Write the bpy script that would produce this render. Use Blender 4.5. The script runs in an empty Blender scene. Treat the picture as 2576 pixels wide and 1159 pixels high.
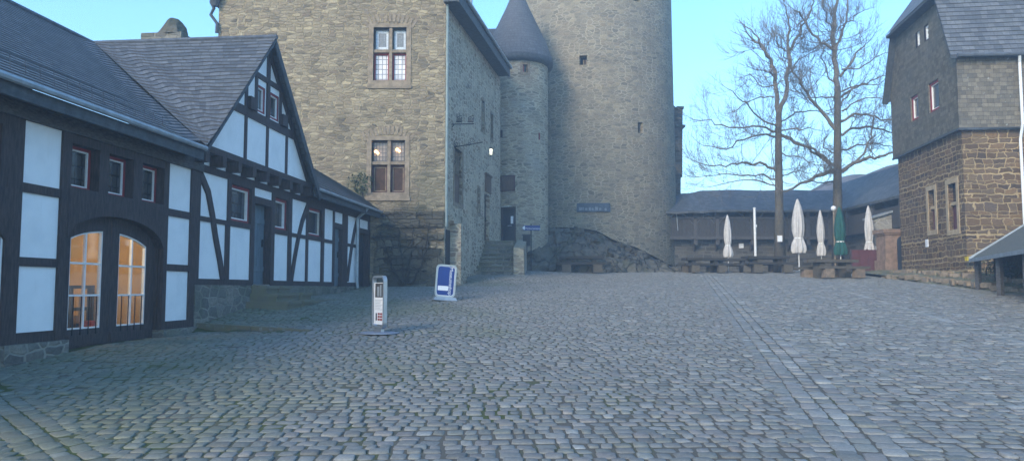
import bpy, math, random
import numpy as np
from mathutils import Vector, noise as mnoise
R = math.radians
random.seed(7)
sc = bpy.context.scene
col = sc.collection

# ------------------------------------------------------------------ camera model
FOC, EYE, SL = 1950.0, 1.7, 0.065
PIT = math.atan(146 / FOC); CP, SP = math.cos(PIT), math.sin(PIT)
def ray(x, y):
    a = (x - 1287.5) / FOC; c = -(y - 579.5) / FOC
    return (a, CP - SP * c, SP + CP * c)
def on_ground(x, y):
    v = ray(x, y); t = EYE / (SL * v[1] - v[2]); return (v[0] * t, v[1] * t, EYE + v[2] * t)
def at(x, y, Y):
    v = ray(x, y); t = Y / v[1]; return (v[0] * t, Y, EYE + v[2] * t)
def at_z(x, y, z):
    v = ray(x, y); t = (z - EYE) / v[2]; return (v[0] * t, v[1] * t)
cam = bpy.data.cameras.new('camera'); cam.sensor_width = 36; cam.lens = 36 * FOC / 2575
cam.clip_end = 3000
co = bpy.data.objects.new('camera', cam); col.objects.link(co)
co.location = (0, 0, EYE); co.rotation_euler = (R(90) + PIT, 0, 0); sc.camera = co

# ------------------------------------------------------------------ helpers: frames, mesh builder, tags
class Frame:                       # flat wall: s along, n outwards, z up
    def __init__(f, o, ang, side=1):
        f.o = o; a = R(ang); f.u = (math.sin(a), math.cos(a)); f.n = (side * math.cos(a), -side * math.sin(a)); f.side = side
    def w(f, s, n, z):
        return (f.o[0] + s * f.u[0] + n * f.n[0], f.o[1] + s * f.u[1] + n * f.n[1], z)
    def px(f, x, y, n=0):
        v = ray(x, y); N = f.n
        t = ((f.o[0]) * N[0] + (f.o[1]) * N[1] + n) / (v[0] * N[0] + v[1] * N[1])
        X, Y = v[0] * t, v[1] * t
        return ((X - f.o[0]) * f.u[0] + (Y - f.o[1]) * f.u[1], EYE + v[2] * t)
    def s(f, x, y=610, n=0): return f.px(x, y, n)[0]
    def z(f, x, y, n=0): return f.px(x, y, n)[1]
    step = None
class Round:                       # round wall; s = arc length from the side facing the camera (to the right), n outwards
    def __init__(f, c, r, batter=0.0, z0=0.0):
        f.c = c; f.r = r; f.b = batter; f.z0 = z0; f.step = r * R(7.5)
    def w(f, s, n, z):
        th = s / f.r; r = f.r + n - f.b * (z - f.z0)
        return (f.c[0] + r * math.sin(th), f.c[1] - r * math.cos(th), z)
    def px(f, x, y, n=0):
        v = ray(x, y); r = f.r + n
        for _ in range(4):
            A = v[0] ** 2 + v[1] ** 2; B = -2 * (v[0] * f.c[0] + v[1] * f.c[1]); C = f.c[0] ** 2 + f.c[1] ** 2 - r * r
            D = max(B * B - 4 * A * C, 0); t = (-B - math.sqrt(D)) / (2 * A)
            z = EYE + v[2] * t; r = f.r + n - f.b * (z - f.z0)
        X, Y = v[0] * t - f.c[0], v[1] * t - f.c[1]
        return (math.atan2(X, -Y) * f.r, z)
    def s(f, x, y=610, n=0): return f.px(x, y, n)[0]
    def z(f, x, y, n=0): return f.px(x, y, n)[1]

class MB:
    def __init__(m): m.v = []; m.f = []; m.uv = []
    def face(m, pts, uv=None):
        b = len(m.v); m.v.extend([tuple(p) for p in pts]); m.f.append(tuple(range(b, b + len(pts))))
        m.uv.append(uv)
    def box(m, c, d, yaw=0.0, tilt=None):
        hx, hy, hz = d[0] / 2, d[1] / 2, d[2] / 2; cy, sy = math.cos(yaw), math.sin(yaw)
        def P(x, y, z): return (c[0] + x * cy - y * sy, c[1] + x * sy + y * cy, c[2] + z)
        m.hexa([P(-hx, -hy, -hz), P(hx, -hy, -hz), P(hx, hy, -hz), P(-hx, hy, -hz)], [P(-hx, -hy, hz), P(hx, -hy, hz), P(hx, hy, hz), P(-hx, hy, hz)])
    def hexa(m, lo, hi):
        n = len(lo); m.face(lo[::-1]); m.face(hi)
        for i in range(n):
            j = (i + 1) % n; m.face([lo[i], lo[j], hi[j], hi[i]])
    def fb(m, fr, s0, s1, n0, n1, z0, z1):
        lo = [fr.w(s0, n1, z0), fr.w(s1, n1, z0), fr.w(s1, n0, z0), fr.w(s0, n0, z0)]
        hi = [fr.w(s0, n1, z1), fr.w(s1, n1, z1), fr.w(s1, n0, z1), fr.w(s0, n0, z1)]
        m.hexa(lo, hi)
    def poly(m, fr, pts, n0, n1):   # polygon in (s,z) given thickness
        m.hexa([fr.w(s, n0, z) for s, z in pts], [fr.w(s, n1, z) for s, z in pts])
    def ring(m, fr, outer, inner, n0, n1, closed=True):
        k = len(outer); rng = range(k if closed else k - 1)
        for i in rng:
            j = (i + 1) % k
            q = [outer[i], outer[j], inner[j], inner[i]]
            m.hexa([fr.w(s, n0, z) for s, z in q], [fr.w(s, n1, z) for s, z in q])
    def beam(m, fr, path, wd, n0, n1):   # timber following a polyline in (s,z)
        L, Rr = [], []
        for i, p in enumerate(path):
            a = path[max(i - 1, 0)]; b = path[min(i + 1, len(path) - 1)]
            dx, dz = b[0] - a[0], b[1] - a[1]; l = math.hypot(dx, dz); nx, nz = -dz / l * wd / 2, dx / l * wd / 2
            L.append((p[0] + nx, p[1] + nz)); Rr.append((p[0] - nx, p[1] - nz))
        m.ring(fr, L, Rr, n0, n1, closed=False)
    def wall(m, fr, s0, s1, z0, z1, holes=(), depth=0.25, step=None, n=0.0, keep=None):
        S = {s0, s1}; Z = {z0, z1}
        for h in holes:
            S.update([max(s0, h[0]), min(s1, h[1])]); Z.update([max(z0, h[2]), min(z1, h[3])])
        st = step or fr.step
        if st:
            k = max(1, int(math.ceil((s1 - s0) / st))); S.update(s0 + (s1 - s0) * i / k for i in range(k + 1))
        S = sorted(S); Z = sorted(Z)
        for i in range(len(S) - 1):
            for j in range(len(Z) - 1):
                a, b, c, d = S[i], S[i + 1], Z[j], Z[j + 1]
                if b - a < 1e-5 or d - c < 1e-5: continue
                ms, mz = (a + b) / 2, (c + d) / 2
                if any(h[0] < ms < h[1] and h[2] < mz < h[3] for h in holes): continue
                m.face([fr.w(a, n, c), fr.w(b, n, c), fr.w(b, n, d), fr.w(a, n, d)], [(a, c), (b, c), (b, d), (a, d)])
        for h in holes:
            dp = h[4] if len(h) > 4 else depth
            a, b, c, d = h[:4]
            m.face([fr.w(a, n, c), fr.w(a, n, d), fr.w(a, n - dp, d), fr.w(a, n - dp, c)])
            m.face([fr.w(b, n, d), fr.w(b, n, c), fr.w(b, n - dp, c), fr.w(b, n - dp, d)])
            m.face([fr.w(a, n, d), fr.w(b, n, d), fr.w(b, n - dp, d), fr.w(a, n - dp, d)])
            m.face([fr.w(b, n, c), fr.w(a, n, c), fr.w(a, n - dp, c), fr.w(b, n - dp, c)])
    def tube(m, pts, rad, k=6, cap=True):
        pts = [Vector(p) for p in pts]; rings = []
        rad = rad if isinstance(rad, (list, tuple)) else [rad] * len(pts)
        up = Vector((0, 0, 1)); prev = None
        for i, p in enumerate(pts):
            d = (pts[min(i + 1, len(pts) - 1)] - pts[max(i - 1, 0)]).normalized()
            if prev is None:
                a = d.cross(up if abs(d.z) < 0.95 else Vector((1, 0, 0))).normalized()
            else:
                a = (prev - d * prev.dot(d)).normalized()
            prev = a; b = d.cross(a)
            rings.append([p + (a * math.cos(2 * math.pi * q / k) + b * math.sin(2 * math.pi * q / k)) * rad[i] for q in range(k)])
        base = len(m.v)
        for rg in rings: m.v.extend([tuple(x) for x in rg])
        for i in range(len(rings) - 1):
            for q in range(k):
                r = (q + 1) % k
                m.f.append((base + i * k + q, base + i * k + r, base + (i + 1) * k + r, base + (i + 1) * k + q)); m.uv.append(None)
        if cap:
            m.f.append(tuple(base + q for q in range(k))[::-1]); m.uv.append(None)
            e = base + (len(rings) - 1) * k; m.f.append(tuple(e + q for q in range(k))); m.uv.append(None)
    def lathe(m, c, prof, k=24, fold=None, a0=0.0, a1=2 * math.pi, uvr=None):
        full = abs(a1 - a0 - 2 * math.pi) < 1e-6; kk = k if full else k + 1; base = len(m.v)
        for (r, z) in prof:
            for q in range(kk):
                t = a0 + (a1 - a0) * q / k; rr = r * (fold(t, z) if fold else 1)
                m.v.append((c[0] + rr * math.sin(t), c[1] - rr * math.cos(t), c[2] + z))
        L = 0
        for i in range(len(prof) - 1):
            dl = math.hypot(prof[i + 1][0] - prof[i][0], prof[i + 1][1] - prof[i][1]); rm = uvr or max(prof[i][0], prof[i + 1][0])
            for q in range(k):
                r = (q + 1) % kk if full else q + 1
                m.f.append((base + i * kk + q, base + i * kk + r, base + (i + 1) * kk + r, base + (i + 1) * kk + q))
                ta, tb = (a0 + (a1 - a0) * q / k), (a0 + (a1 - a0) * (q + 1) / k)
                r0, r1 = (uvr, uvr) if uvr else (prof[i][0], prof[i + 1][0])
                m.uv.append([(ta * rm, L), (tb * rm, L), (tb * rm, L + dl), (ta * rm, L + dl)])
            L += dl
    def build(m, name, mat, parent=None, smooth=False, local=False):
        me = bpy.data.meshes.new(name); off = Vector((0, 0, 0)); p = parent
        if not local:
            while p is not None: off += p.location; p = p.parent
        V = np.array(m.v, dtype=np.float64) - np.array(off)
        me.from_pydata(V.tolist(), [], m.f)
        big = len(m.f) > 12000 and all(u is None for u in m.uv)
        uvl = None if big else me.uv_layers.new(name='UV'); W = np.array(m.v)
        flat = []
        for fc, uv in ([] if big else zip(m.f, m.uv)):
            if uv is None:
                P = W[list(fc)]; a = P[1] - P[0]; N = np.zeros(3)
                for i in range(1, len(fc) - 1): N += np.cross(P[i] - P[0], P[i + 1] - P[0])
                l = np.linalg.norm(N); N = N / l if l > 1e-12 else np.array([0, 0, 1.])
                if abs(N[2]) > 0.96: ua = np.array([1., 0, 0]); va = np.array([0, 1., 0])
                else:
                    ua = np.array([-N[1], N[0], 0]); ua /= np.linalg.norm(ua); va = np.cross(N, ua)
                flat.extend(np.stack([P @ ua, P @ va], 1).ravel().tolist())
            else:
                for q in uv: flat.extend(q)
        if not big: uvl.data.foreach_set('uv', flat)
        if smooth: me.polygons.foreach_set('use_smooth', [True] * len(me.polygons))
        if mat: me.materials.append(mat)
        me.update()
        o = bpy.data.objects.new(name, me); col.objects.link(o)
        if parent is not None: o.parent = parent
        return o
def tag(o, label=None, cat=None, group=None, kind=None):
    if label: o['label'] = label
    if cat: o['category'] = cat
    if group: o['group'] = group
    if kind: o['kind'] = kind
    return o
def thing(name, loc, label, cat, group=None, rz=0):
    o = bpy.data.objects.new(name, None); col.objects.link(o); o.location = loc; o.rotation_euler[2] = rz
    o.empty_display_size = 0.2
    return tag(o, label, cat, group)
def copy_tree(o, parent=None):
    c = o.copy(); col.objects.link(c)
    if parent is not None: c.parent = parent
    for ch in list(o.children): copy_tree(ch, c)
    return c

# ------------------------------------------------------------------ materials
class NT:
    def __init__(s, name):
        s.m = bpy.data.materials.new(name); s.m.use_nodes = True; s.t = s.m.node_tree; s.t.nodes.clear()
        s.out = s.t.nodes.new('ShaderNodeOutputMaterial')
    def new(s, typ, **kw):
        n = s.t.nodes.new('ShaderNode' + typ)
        for k, v in kw.items(): setattr(n, k, v)
        return n
    def put(s, sock, v):
        if isinstance(v, bpy.types.NodeSocket): s.t.links.new(v, sock)
        elif v is not None:
            if hasattr(sock.default_value, '__len__') and not hasattr(v, '__len__'): v = [v] * len(sock.default_value)
            if hasattr(sock.default_value, '__len__') and len(v) == 3 and len(sock.default_value) == 4: v = (*v, 1)
            sock.default_value = v
    def math(s, op, a, b=None, c=None, clamp=False):
        n = s.new('Math', operation=op, use_clamp=clamp); s.put(n.inputs[0], a); s.put(n.inputs[1], b)
        if c is not None: s.put(n.inputs[2], c)
        return n.outputs[0]
    def vmath(s, op, a, b):
        n = s.new('VectorMath', operation=op); s.put(n.inputs[0], a); s.put(n.inputs[1], b); return n.outputs[0]
    def uv(s): return s.new('UVMap', uv_map='UV').outputs[0]
    def obj(s): return s.new('TexCoord').outputs['Object']
    def pos(s): return s.new('NewGeometry').outputs['Position']
    def noise(s, vec, scale, detail=4, rough=0.55, dims='3D', out=0):
        n = s.new('TexNoise', noise_dimensions=dims)
        if dims == '1D': s.put(n.inputs['W'], vec)
        else: s.put(n.inputs['Vector'], vec)
        n.inputs['Scale'].default_value = scale; n.inputs['Detail'].default_value = detail; n.inputs['Roughness'].default_value = rough
        return n.outputs[out]
    def ramp(s, f, stops, interp='LINEAR'):
        n = s.new('ValToRGB'); s.put(n.inputs[0], f); r = n.color_ramp; r.interpolation = interp
        while len(r.elements) < len(stops): r.elements.new(0.5)
        for e, (p, c) in zip(r.elements, stops):
            e.position = p; e.color = (*c, 1) if hasattr(c, '__len__') else (c, c, c, 1)
        return n.outputs[0]
    def mix(s, f, a, b, typ='MIX'):
        n = s.new('Mix', data_type='RGBA', blend_type=typ); s.put(n.inputs[0], f); s.put(n.inputs[6], a); s.put(n.inputs[7], b); return n.outputs[2]
    def sep(s, v):
        n = s.new('SeparateXYZ'); s.put(n.inputs[0], v); return n.outputs
    def comb(s, x, y, z=0.0):
        n = s.new('CombineXYZ'); s.put(n.inputs[0], x); s.put(n.inputs[1], y); s.put(n.inputs[2], z); return n.outputs[0]
    def step(s, v, a, b):
        n = s.new('MapRange', interpolation_type='SMOOTHSTEP'); s.put(n.inputs[0], v); n.inputs[1].default_value = a; n.inputs[2].default_value = b; return n.outputs[0]
    def bump(s, h, strength=0.5, dist=0.02, nrm=None):
        n = s.new('Bump'); s.put(n.inputs['Height'], h); n.inputs['Strength'].default_value = strength; n.inputs['Distance'].default_value = dist
        if nrm is not None: s.put(n.inputs['Normal'], nrm)
        return n.outputs[0]
    def bsdf(s, base, rough=0.8, nrm=None, metal=0.0, spec=0.4, emit=None, estr=0.0):
        b = s.new('BsdfPrincipled'); s.put(b.inputs['Base Color'], base); s.put(b.inputs['Roughness'], rough); s.put(b.inputs['Metallic'], metal)
        s.put(b.inputs['Specular IOR Level'], spec)
        if nrm is not None: s.put(b.inputs['Normal'], nrm)
        if emit is not None: s.put(b.inputs['Emission Color'], emit); s.put(b.inputs['Emission Strength'], estr)
        s.t.links.new(b.outputs[0], s.out.inputs[0]); return b
    def coursed(s, vec, su, sv, dist=0.05, dsc=3.0, vj=1.0, wj=0.6):
        nz = s.noise(vec, dsc, 3, out=1); d = s.vmath('MULTIPLY', s.vmath('SUBTRACT', nz, (0.5, 0.5, 0.5)), (dist * 1.6, dist, 0))
        u, v, _ = s.sep(s.vmath('ADD', vec, d))
        v2 = s.math('ADD', s.math('MULTIPLY', v, sv), s.math('MULTIPLY', s.noise(v, 1.7, 2, dims='1D'), vj))
        row = s.math('FLOOR', v2); fv = s.math('FRACT', v2)
        wn = s.new('TexWhiteNoise', noise_dimensions='1D'); s.put(wn.inputs['W'], row); h = wn.outputs[0]
        w = s.math('ADD', s.math('MULTIPLY', s.math('MULTIPLY', u, su), s.math('ADD', s.math('MULTIPLY', h, wj), 1 - wj / 2)), s.math('MULTIPLY', h, 57.0))
        v1 = s.new('TexVoronoi', voronoi_dimensions='1D', feature='F1'); s.put(v1.inputs['W'], w); v1.inputs['Scale'].default_value = 1
        v3 = s.new('TexVoronoi', voronoi_dimensions='1D', feature='DISTANCE_TO_EDGE'); s.put(v3.inputs['W'], w); v3.inputs['Scale'].default_value = 1
        du = s.math('DIVIDE', v3.outputs['Distance'], su); dv = s.math('DIVIDE', s.math('MINIMUM', fv, s.math('SUBTRACT', 1.0, fv)), sv)
        n = s.new('Math', operation='SMOOTH_MIN'); s.put(n.inputs[0], du); s.put(n.inputs[1], dv); n.inputs[2].default_value = 0.02
        w2 = s.new('TexWhiteNoise', noise_dimensions='2D'); s.put(w2.inputs['Vector'], s.comb(v1.outputs['W'], row))
        return n.outputs[0], w2.outputs[0], fv, w2.outputs[1]
    def rubble(s, vec, su, sv, dist=0.06, dsc=2.5):
        nz = s.noise(vec, dsc, 3, out=1); d = s.vmath('MULTIPLY', s.vmath('SUBTRACT', nz, (0.5, 0.5, 0.5)), (dist, dist, 0))
        p = s.vmath('MULTIPLY', s.vmath('ADD', vec, d), (su, sv, 0))
        a = s.new('TexVoronoi', voronoi_dimensions='2D', feature='F1'); s.put(a.inputs['Vector'], p); a.inputs['Scale'].default_value = 1; a.inputs['Randomness'].default_value = 0.85
        e = s.new('TexVoronoi', voronoi_dimensions='2D', feature='DISTANCE_TO_EDGE'); s.put(e.inputs['Vector'], p); e.inputs['Scale'].default_value = 1; e.inputs['Randomness'].default_value = 0.85
        w2 = s.new('TexWhiteNoise', noise_dimensions='3D'); s.put(w2.inputs['Vector'], a.outputs['Position'])
        return s.math('DIVIDE', e.outputs['Distance'], sv), w2.outputs[0], None, w2.outputs[1]

def masonry(name, stones, mortar, su, sv, half=0.02, kind='coursed', dist=0.06, stain=None, stain_amt=0.5, stain_scale=0.35, bump=0.6, moss=None, vj=1.0, mort_amt=1.0):
    s = NT(name); uv = s.uv()
    d, r, fv, rc = (s.coursed(uv, su, sv, dist, vj=vj) if kind == 'coursed' else s.rubble(uv, su, sv, dist))
    mask = s.step(d, half * 0.45, half * 1.25)
    k = len(stones); c = s.ramp(r, [((i + 0.5) / k, q) for i, q in enumerate(stones)])
    fine = s.noise(uv, 14, 5, 0.65); c = s.mix(1.0, c, s.ramp(fine, [(0.25, 0.62), (0.75, 1.3)]), 'MULTIPLY')
    mn = s.noise(uv, 1.1, 4)
    mo = s.mix(s.step(mn, 0.35, 0.7), mortar, tuple(q * 0.62 for q in mortar))
    full = s.mix(s.math('MULTIPLY', s.math('SUBTRACT', 1.0, mask), mort_amt), c, mo)
    if stain is not None:
        sn = s.noise(uv, stain_scale, 6, 0.62)
        full = s.mix(s.math('MULTIPLY', s.step(sn, 0.46, 0.68), stain_amt), full, stain)
    if moss is not None:      # dark growth patch with a shape of its own: (u, v, ru, rv, colour, amount)
        for (mu, mv, ru, rv, mc, am) in moss:
            u, v, _ = s.sep(uv)
            q = s.math('SQRT', s.math('ADD', s.math('POWER', s.math('DIVIDE', s.math('SUBTRACT', u, mu), ru), 2.0), s.math('POWER', s.math('DIVIDE', s.math('SUBTRACT', v, mv), rv), 2.0)))
            q = s.math('ADD', q, s.math('MULTIPLY', s.math('SUBTRACT', s.noise(uv, 1.6, 6, 0.7), 0.5), 1.5))
            full = s.mix(s.math('MULTIPLY', s.math('SUBTRACT', 1.0, s.step(q, 0.55, 1.05)), am), full, mc)
    h = s.math('ADD', mask, s.math('MULTIPLY', s.math('ADD', fine, r), 0.45))
    s.bsdf(full, 0.92, s.bump(h, bump, 0.03), spec=0.2); return s.m

def slate(name, su, sv, c0, c1, bump=0.7, warp=None, lichen=0.0):
    s = NT(name); uv = s.uv()
    d, r, fv, rc = s.coursed(uv, su, sv, 0.02, 2.0, vj=0.15, wj=0.25)
    c = s.mix(r, c0, c1); fine = s.noise(uv, 9, 5, 0.7)
    c = s.mix(1.0, c, s.ramp(fine, [(0.3, 0.75), (0.75, 1.25)]), 'MULTIPLY')
    c = s.mix(s.math('MULTIPLY', s.math('SUBTRACT', 1.0, s.step(d, 0.003, 0.012)), 0.6), c, tuple(q * 0.35 for q in c0))
    big = s.noise(uv, 0.5, 4); c = s.mix(s.math('MULTIPLY', s.step(big, 0.45, 0.7), 0.3), c, (0.11, 0.115, 0.105))
    if lichen: c = s.mix(s.math('MULTIPLY', s.step(s.noise(uv, 7, 3), 0.66, 0.72), lichen), c, (0.4, 0.4, 0.36))
    h = s.math('ADD', s.math('SUBTRACT', 1.0, fv), s.math('MULTIPLY', r, 0.35))
    s.bsdf(c, 0.62, s.bump(h, bump, 0.03), spec=0.35); return s.m

def plain(name, c, rough=0.7, var=0.25, scale=6, bump=0.15, metal=0.0, spec=0.4, stretch=None, c2=None):
    s = NT(name); p = s.obj()
    if stretch: p = s.vmath('MULTIPLY', p, stretch)
    f = s.noise(p, scale, 6, 0.65)
    cc = s.mix(s.step(f, 0.3, 0.72), tuple(q * (1 - var) for q in c), c2 or tuple(min(1, q * (1 + var)) for q in c))
    s.bsdf(cc, rough, s.bump(f, bump, 0.02), metal, spec); return s.m

M = {}
M['palas'] = masonry('hall_masonry', [(0.17, 0.14, 0.098), (0.31, 0.25, 0.165), (0.115, 0.098, 0.074), (0.43, 0.345, 0.22), (0.23, 0.185, 0.122), (0.35, 0.285, 0.19), (0.20, 0.155, 0.11), (0.27, 0.215, 0.145)],
                     (0.345, 0.28, 0.18), 3.3, 9.6, 0.011, 'rubble', 0.17, stain=(0.40, 0.33, 0.21), stain_amt=0.3, stain_scale=1.3, bump=0.9,
                     moss=[(-1.45, 3.2, 1.35, 2.0, (0.062, 0.058, 0.042), 0.8), (-3.0, 5.4, 0.6, 0.6, (0.10, 0.11, 0.06), 0.5), (-1.7, 1.7, 2.2, 0.5, (0.075, 0.08, 0.055), 0.5), (-0.5, 5.2, 0.7, 1.2, (0.10, 0.105, 0.07), 0.4)])
M['palas_side'] = masonry('hall_side_masonry', [(0.34, 0.285, 0.215), (0.44, 0.375, 0.28), (0.19, 0.155, 0.115), (0.40, 0.33, 0.24), (0.25, 0.185, 0.13)], (0.58, 0.49, 0.36), 2.6, 6.0, 0.020,
                          'rubble', 0.14, stain=(0.54, 0.46, 0.34), stain_amt=0.6, stain_scale=0.9)
M['keep'] = masonry('keep_masonry', [(0.20, 0.175, 0.13), (0.27, 0.235, 0.17), (0.15, 0.135, 0.105), (0.32, 0.27, 0.185), (0.23, 0.19, 0.135)], (0.36, 0.32, 0.24), 2.8, 6.4, 0.016, 'rubble', 0.2, stain=(0.18, 0.16, 0.125), stain_amt=0.35)
M['turret'] = masonry('turret_masonry', [(0.29, 0.24, 0.175), (0.385, 0.325, 0.235), (0.20, 0.17, 0.125), (0.43, 0.36, 0.25)], (0.47, 0.41, 0.30), 2.3, 7.0, 0.018, 'rubble', 0.15, stain=(0.36, 0.35, 0.32), stain_amt=0.5)
M['brown_stone'] = masonry('dark_brown_masonry', [(0.105, 0.066, 0.038), (0.16, 0.10, 0.055), (0.075, 0.052, 0.038), (0.20, 0.125, 0.065), (0.12, 0.085, 0.06), (0.17, 0.115, 0.065)],
                           (0.43, 0.31, 0.165), 2.7, 5.4, 0.022, dist=0.22, vj=2.6, bump=0.9)
M['wall_dark'] = masonry('curtain_masonry', [(0.09, 0.085, 0.075), (0.14, 0.13, 0.11), (0.07, 0.068, 0.06)], (0.17, 0.16, 0.14), 2.2, 4.5, 0.02, dist=0.1)
M['plinth'] = masonry('plinth_masonry', [(0.14, 0.135, 0.12), (0.20, 0.19, 0.165), (0.11, 0.105, 0.095), (0.23, 0.21, 0.175)], (0.27, 0.255, 0.215), 3.0, 5.2, 0.016, 'rubble', 0.14,
                      stain=(0.10, 0.115, 0.07), stain_amt=0.55, stain_scale=0.9)
M['grey_stone'] = masonry('pale_rubble', [(0.30, 0.29, 0.26), (0.38, 0.37, 0.33), (0.25, 0.24, 0.22)], (0.42, 0.41, 0.38), 2.5, 4.5, 0.02, 'rubble', 0.08)
M['sandstone'] = plain('weathered_sandstone', (0.25, 0.195, 0.135), 0.9, 0.3, 5, 0.4)
M['sandstone_pale'] = plain('pale_window_sandstone', (0.40, 0.305, 0.19), 0.9, 0.2, 5, 0.3)
M['pillar'] = plain('reddish_sandstone', (0.26, 0.175, 0.125), 0.9, 0.3, 5, 0.4)
M['block'] = plain('mossy_block', (0.19, 0.185, 0.15), 0.92, 0.4, 4, 0.6, c2=(0.12, 0.14, 0.075))
M['stepstone'] = plain('mossy_step_stone', (0.27, 0.245, 0.19), 0.92, 0.4, 5, 0.6, c2=(0.17, 0.165, 0.10))
M['footing'] = masonry('weathered_footing_stone', [(0.085, 0.078, 0.06), (0.14, 0.125, 0.092), (0.062, 0.058, 0.046), (0.19, 0.165, 0.115), (0.11, 0.10, 0.075)], (0.10, 0.09, 0.065), 1.6, 3.2, 0.01, 'rubble', 0.2, stain=(0.06, 0.06, 0.045), stain_amt=0.6, stain_scale=1.2, bump=0.9)
M['rock'] = None
M['slate'] = slate('roof_slate', 4.2, 5.2, (0.085, 0.088, 0.094), (0.165, 0.168, 0.172), 0.9)
M['slate_far'] = slate('far_roof_slate', 3.5, 4.2, (0.06, 0.066, 0.074), (0.115, 0.122, 0.13), 0.6)
M['slate_wall'] = slate('hung_slate', 4.8, 6.4, (0.105, 0.086, 0.060), (0.20, 0.168, 0.118), 0.7, lichen=0.6)
M['slate_smooth'] = slate('cone_slate', 4.5, 6.0, (0.085, 0.09, 0.10), (0.115, 0.12, 0.13), 0.35)
M['ridge'] = plain('lead_ridge', (0.09, 0.10, 0.115), 0.6, 0.3, 5)
M['fascia'] = plain('slate_fascia', (0.055, 0.062, 0.07), 0.65, 0.35, 7)
M['fascia2'] = plain('faded_sign_paint', (0.19, 0.22, 0.25), 0.7, 0.2, 7)
M['zinc'] = plain('zinc_gutter', (0.33, 0.37, 0.40), 0.45, 0.2, 4, 0.05, 0.3)
M['copper'] = plain('weathered_downpipe', (0.22, 0.27, 0.26), 0.6, 0.2, 4, 0.05)
M['timber'] = plain('dark_timber', (0.052, 0.037, 0.035), 0.75, 0.45, 5, 0.4, stretch=(6, 6, 1))
M['timber_grey'] = plain('weathered_plate_timber', (0.085, 0.08, 0.078), 0.8, 0.45, 5, 0.4, stretch=(2, 2, 8))
M['timber_red'] = plain('oxblood_timber', (0.075, 0.026, 0.024), 0.7, 0.35, 5, 0.3)
M['boards'] = plain('weathered_boards', (0.060, 0.056, 0.054), 0.85, 0.4, 6, 0.4, stretch=(8, 8, 1))
M['red'] = plain('red_window_paint', (0.24, 0.02, 0.024), 0.55, 0.25, 8, 0.1)
M['white_paint'] = plain('white_sash_paint', (0.78, 0.78, 0.76), 0.5, 0.06, 8, 0.05)
M['door_grey'] = plain('blue_grey_door_paint', (0.12, 0.155, 0.18), 0.6, 0.25, 3, 0.2, stretch=(10, 10, 1))
M['door_dark'] = plain('dark_door_paint', (0.018, 0.022, 0.030), 0.6, 0.3, 3, 0.2)
M['door_brown'] = plain('dark_brown_door', (0.045, 0.022, 0.02), 0.65, 0.3, 3, 0.2)
M['brown_board'] = plain('brown_shutter_boards', (0.13, 0.078, 0.052), 0.8, 0.3, 4, 0.3, stretch=(9, 9, 1))
M['iron'] = plain('wrought_iron', (0.020, 0.021, 0.024), 0.55, 0.3, 6, 0.1, 0.4)
M['steel'] = plain('brushed_aluminium', (0.40, 0.42, 0.44), 0.35, 0.1, 4, 0.03, 0.7)
M['base_blue'] = plain('grey_blue_base_plate', (0.22, 0.26, 0.33), 0.5, 0.1, 4, 0.03, 0.2)
M['white'] = plain('white_panel', (0.80, 0.81, 0.83), 0.45, 0.03, 5, 0.02)
M['blue'] = plain('blue_sign_face', (0.003, 0.034, 0.21), 0.4, 0.05, 5, 0.02)
M['plaque'] = plain('blue_grey_plaque', (0.055, 0.08, 0.115), 0.6, 0.3, 5, 0.1)
M['cloth'] = plain('cream_umbrella_fabric', (0.54, 0.515, 0.49), 0.9, 0.12, 4, 0.2)
M['green_cloth'] = plain('dark_green_umbrella_fabric', (0.012, 0.085, 0.068), 0.85, 0.2, 4, 0.2)
M['wood'] = plain('rough_table_timber', (0.10, 0.085, 0.062), 0.85, 0.35, 5, 0.4, stretch=(1, 6, 6))
M['wood_end'] = plain('sawn_block_timber', (0.22, 0.165, 0.115), 0.85, 0.3, 6, 0.3)
M['red_panel'] = plain('dull_red_panel', (0.105, 0.032, 0.035), 0.75, 0.15, 3, 0.1)
M['bark'] = plain('tree_bark', (0.115, 0.102, 0.085), 0.95, 0.4, 7, 0.7, stretch=(3, 3, 1), c2=(0.14, 0.12, 0.085))
M['twig'] = plain('twig_bark', (0.165, 0.145, 0.118), 0.95, 0.3, 7, 0.2)
M['vine'] = plain('vine_bark', (0.040, 0.034, 0.026), 0.95, 0.3, 7, 0.2)
M['leaf'] = plain('evergreen_leaf', (0.035, 0.060, 0.022), 0.7, 0.5, 3, 0.1)
M['dry'] = plain('dry_grass_blades', (0.16, 0.155, 0.075), 0.9, 0.5, 2, 0.1)
M['yellow'] = plain('yellow_box', (0.55, 0.42, 0.03), 0.5, 0.1, 4, 0.02)
M['canvas'] = plain('shed_felt', (0.13, 0.125, 0.10), 0.85, 0.35, 4, 0.3, stretch=(1, 6, 6))
M['room'] = plain('room_plaster', (0.56, 0.39, 0.17), 0.9, 0.06, 2, 0.05)
M['room_floor'] = plain('room_floor_boards', (0.16, 0.09, 0.05), 0.7, 0.2, 3, 0.1)
M['chair'] = plain('chair_fabric', (0.50, 0.35, 0.16), 0.9, 0.1, 4, 0.1)
M['chair_red'] = plain('red_chair_fabric', (0.22, 0.03, 0.03), 0.9, 0.1, 4, 0.1)
M['hill'] = plain('winter_wood', (0.14, 0.10, 0.07), 0.95, 0.5, 0.9, 0.9)
M['unlit_inside'] = plain('dark_interior', (0.012, 0.012, 0.013), 0.9, 0.1, 4, 0.0)  # near-black colour painted for the unlit inside of the keep windows

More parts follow.
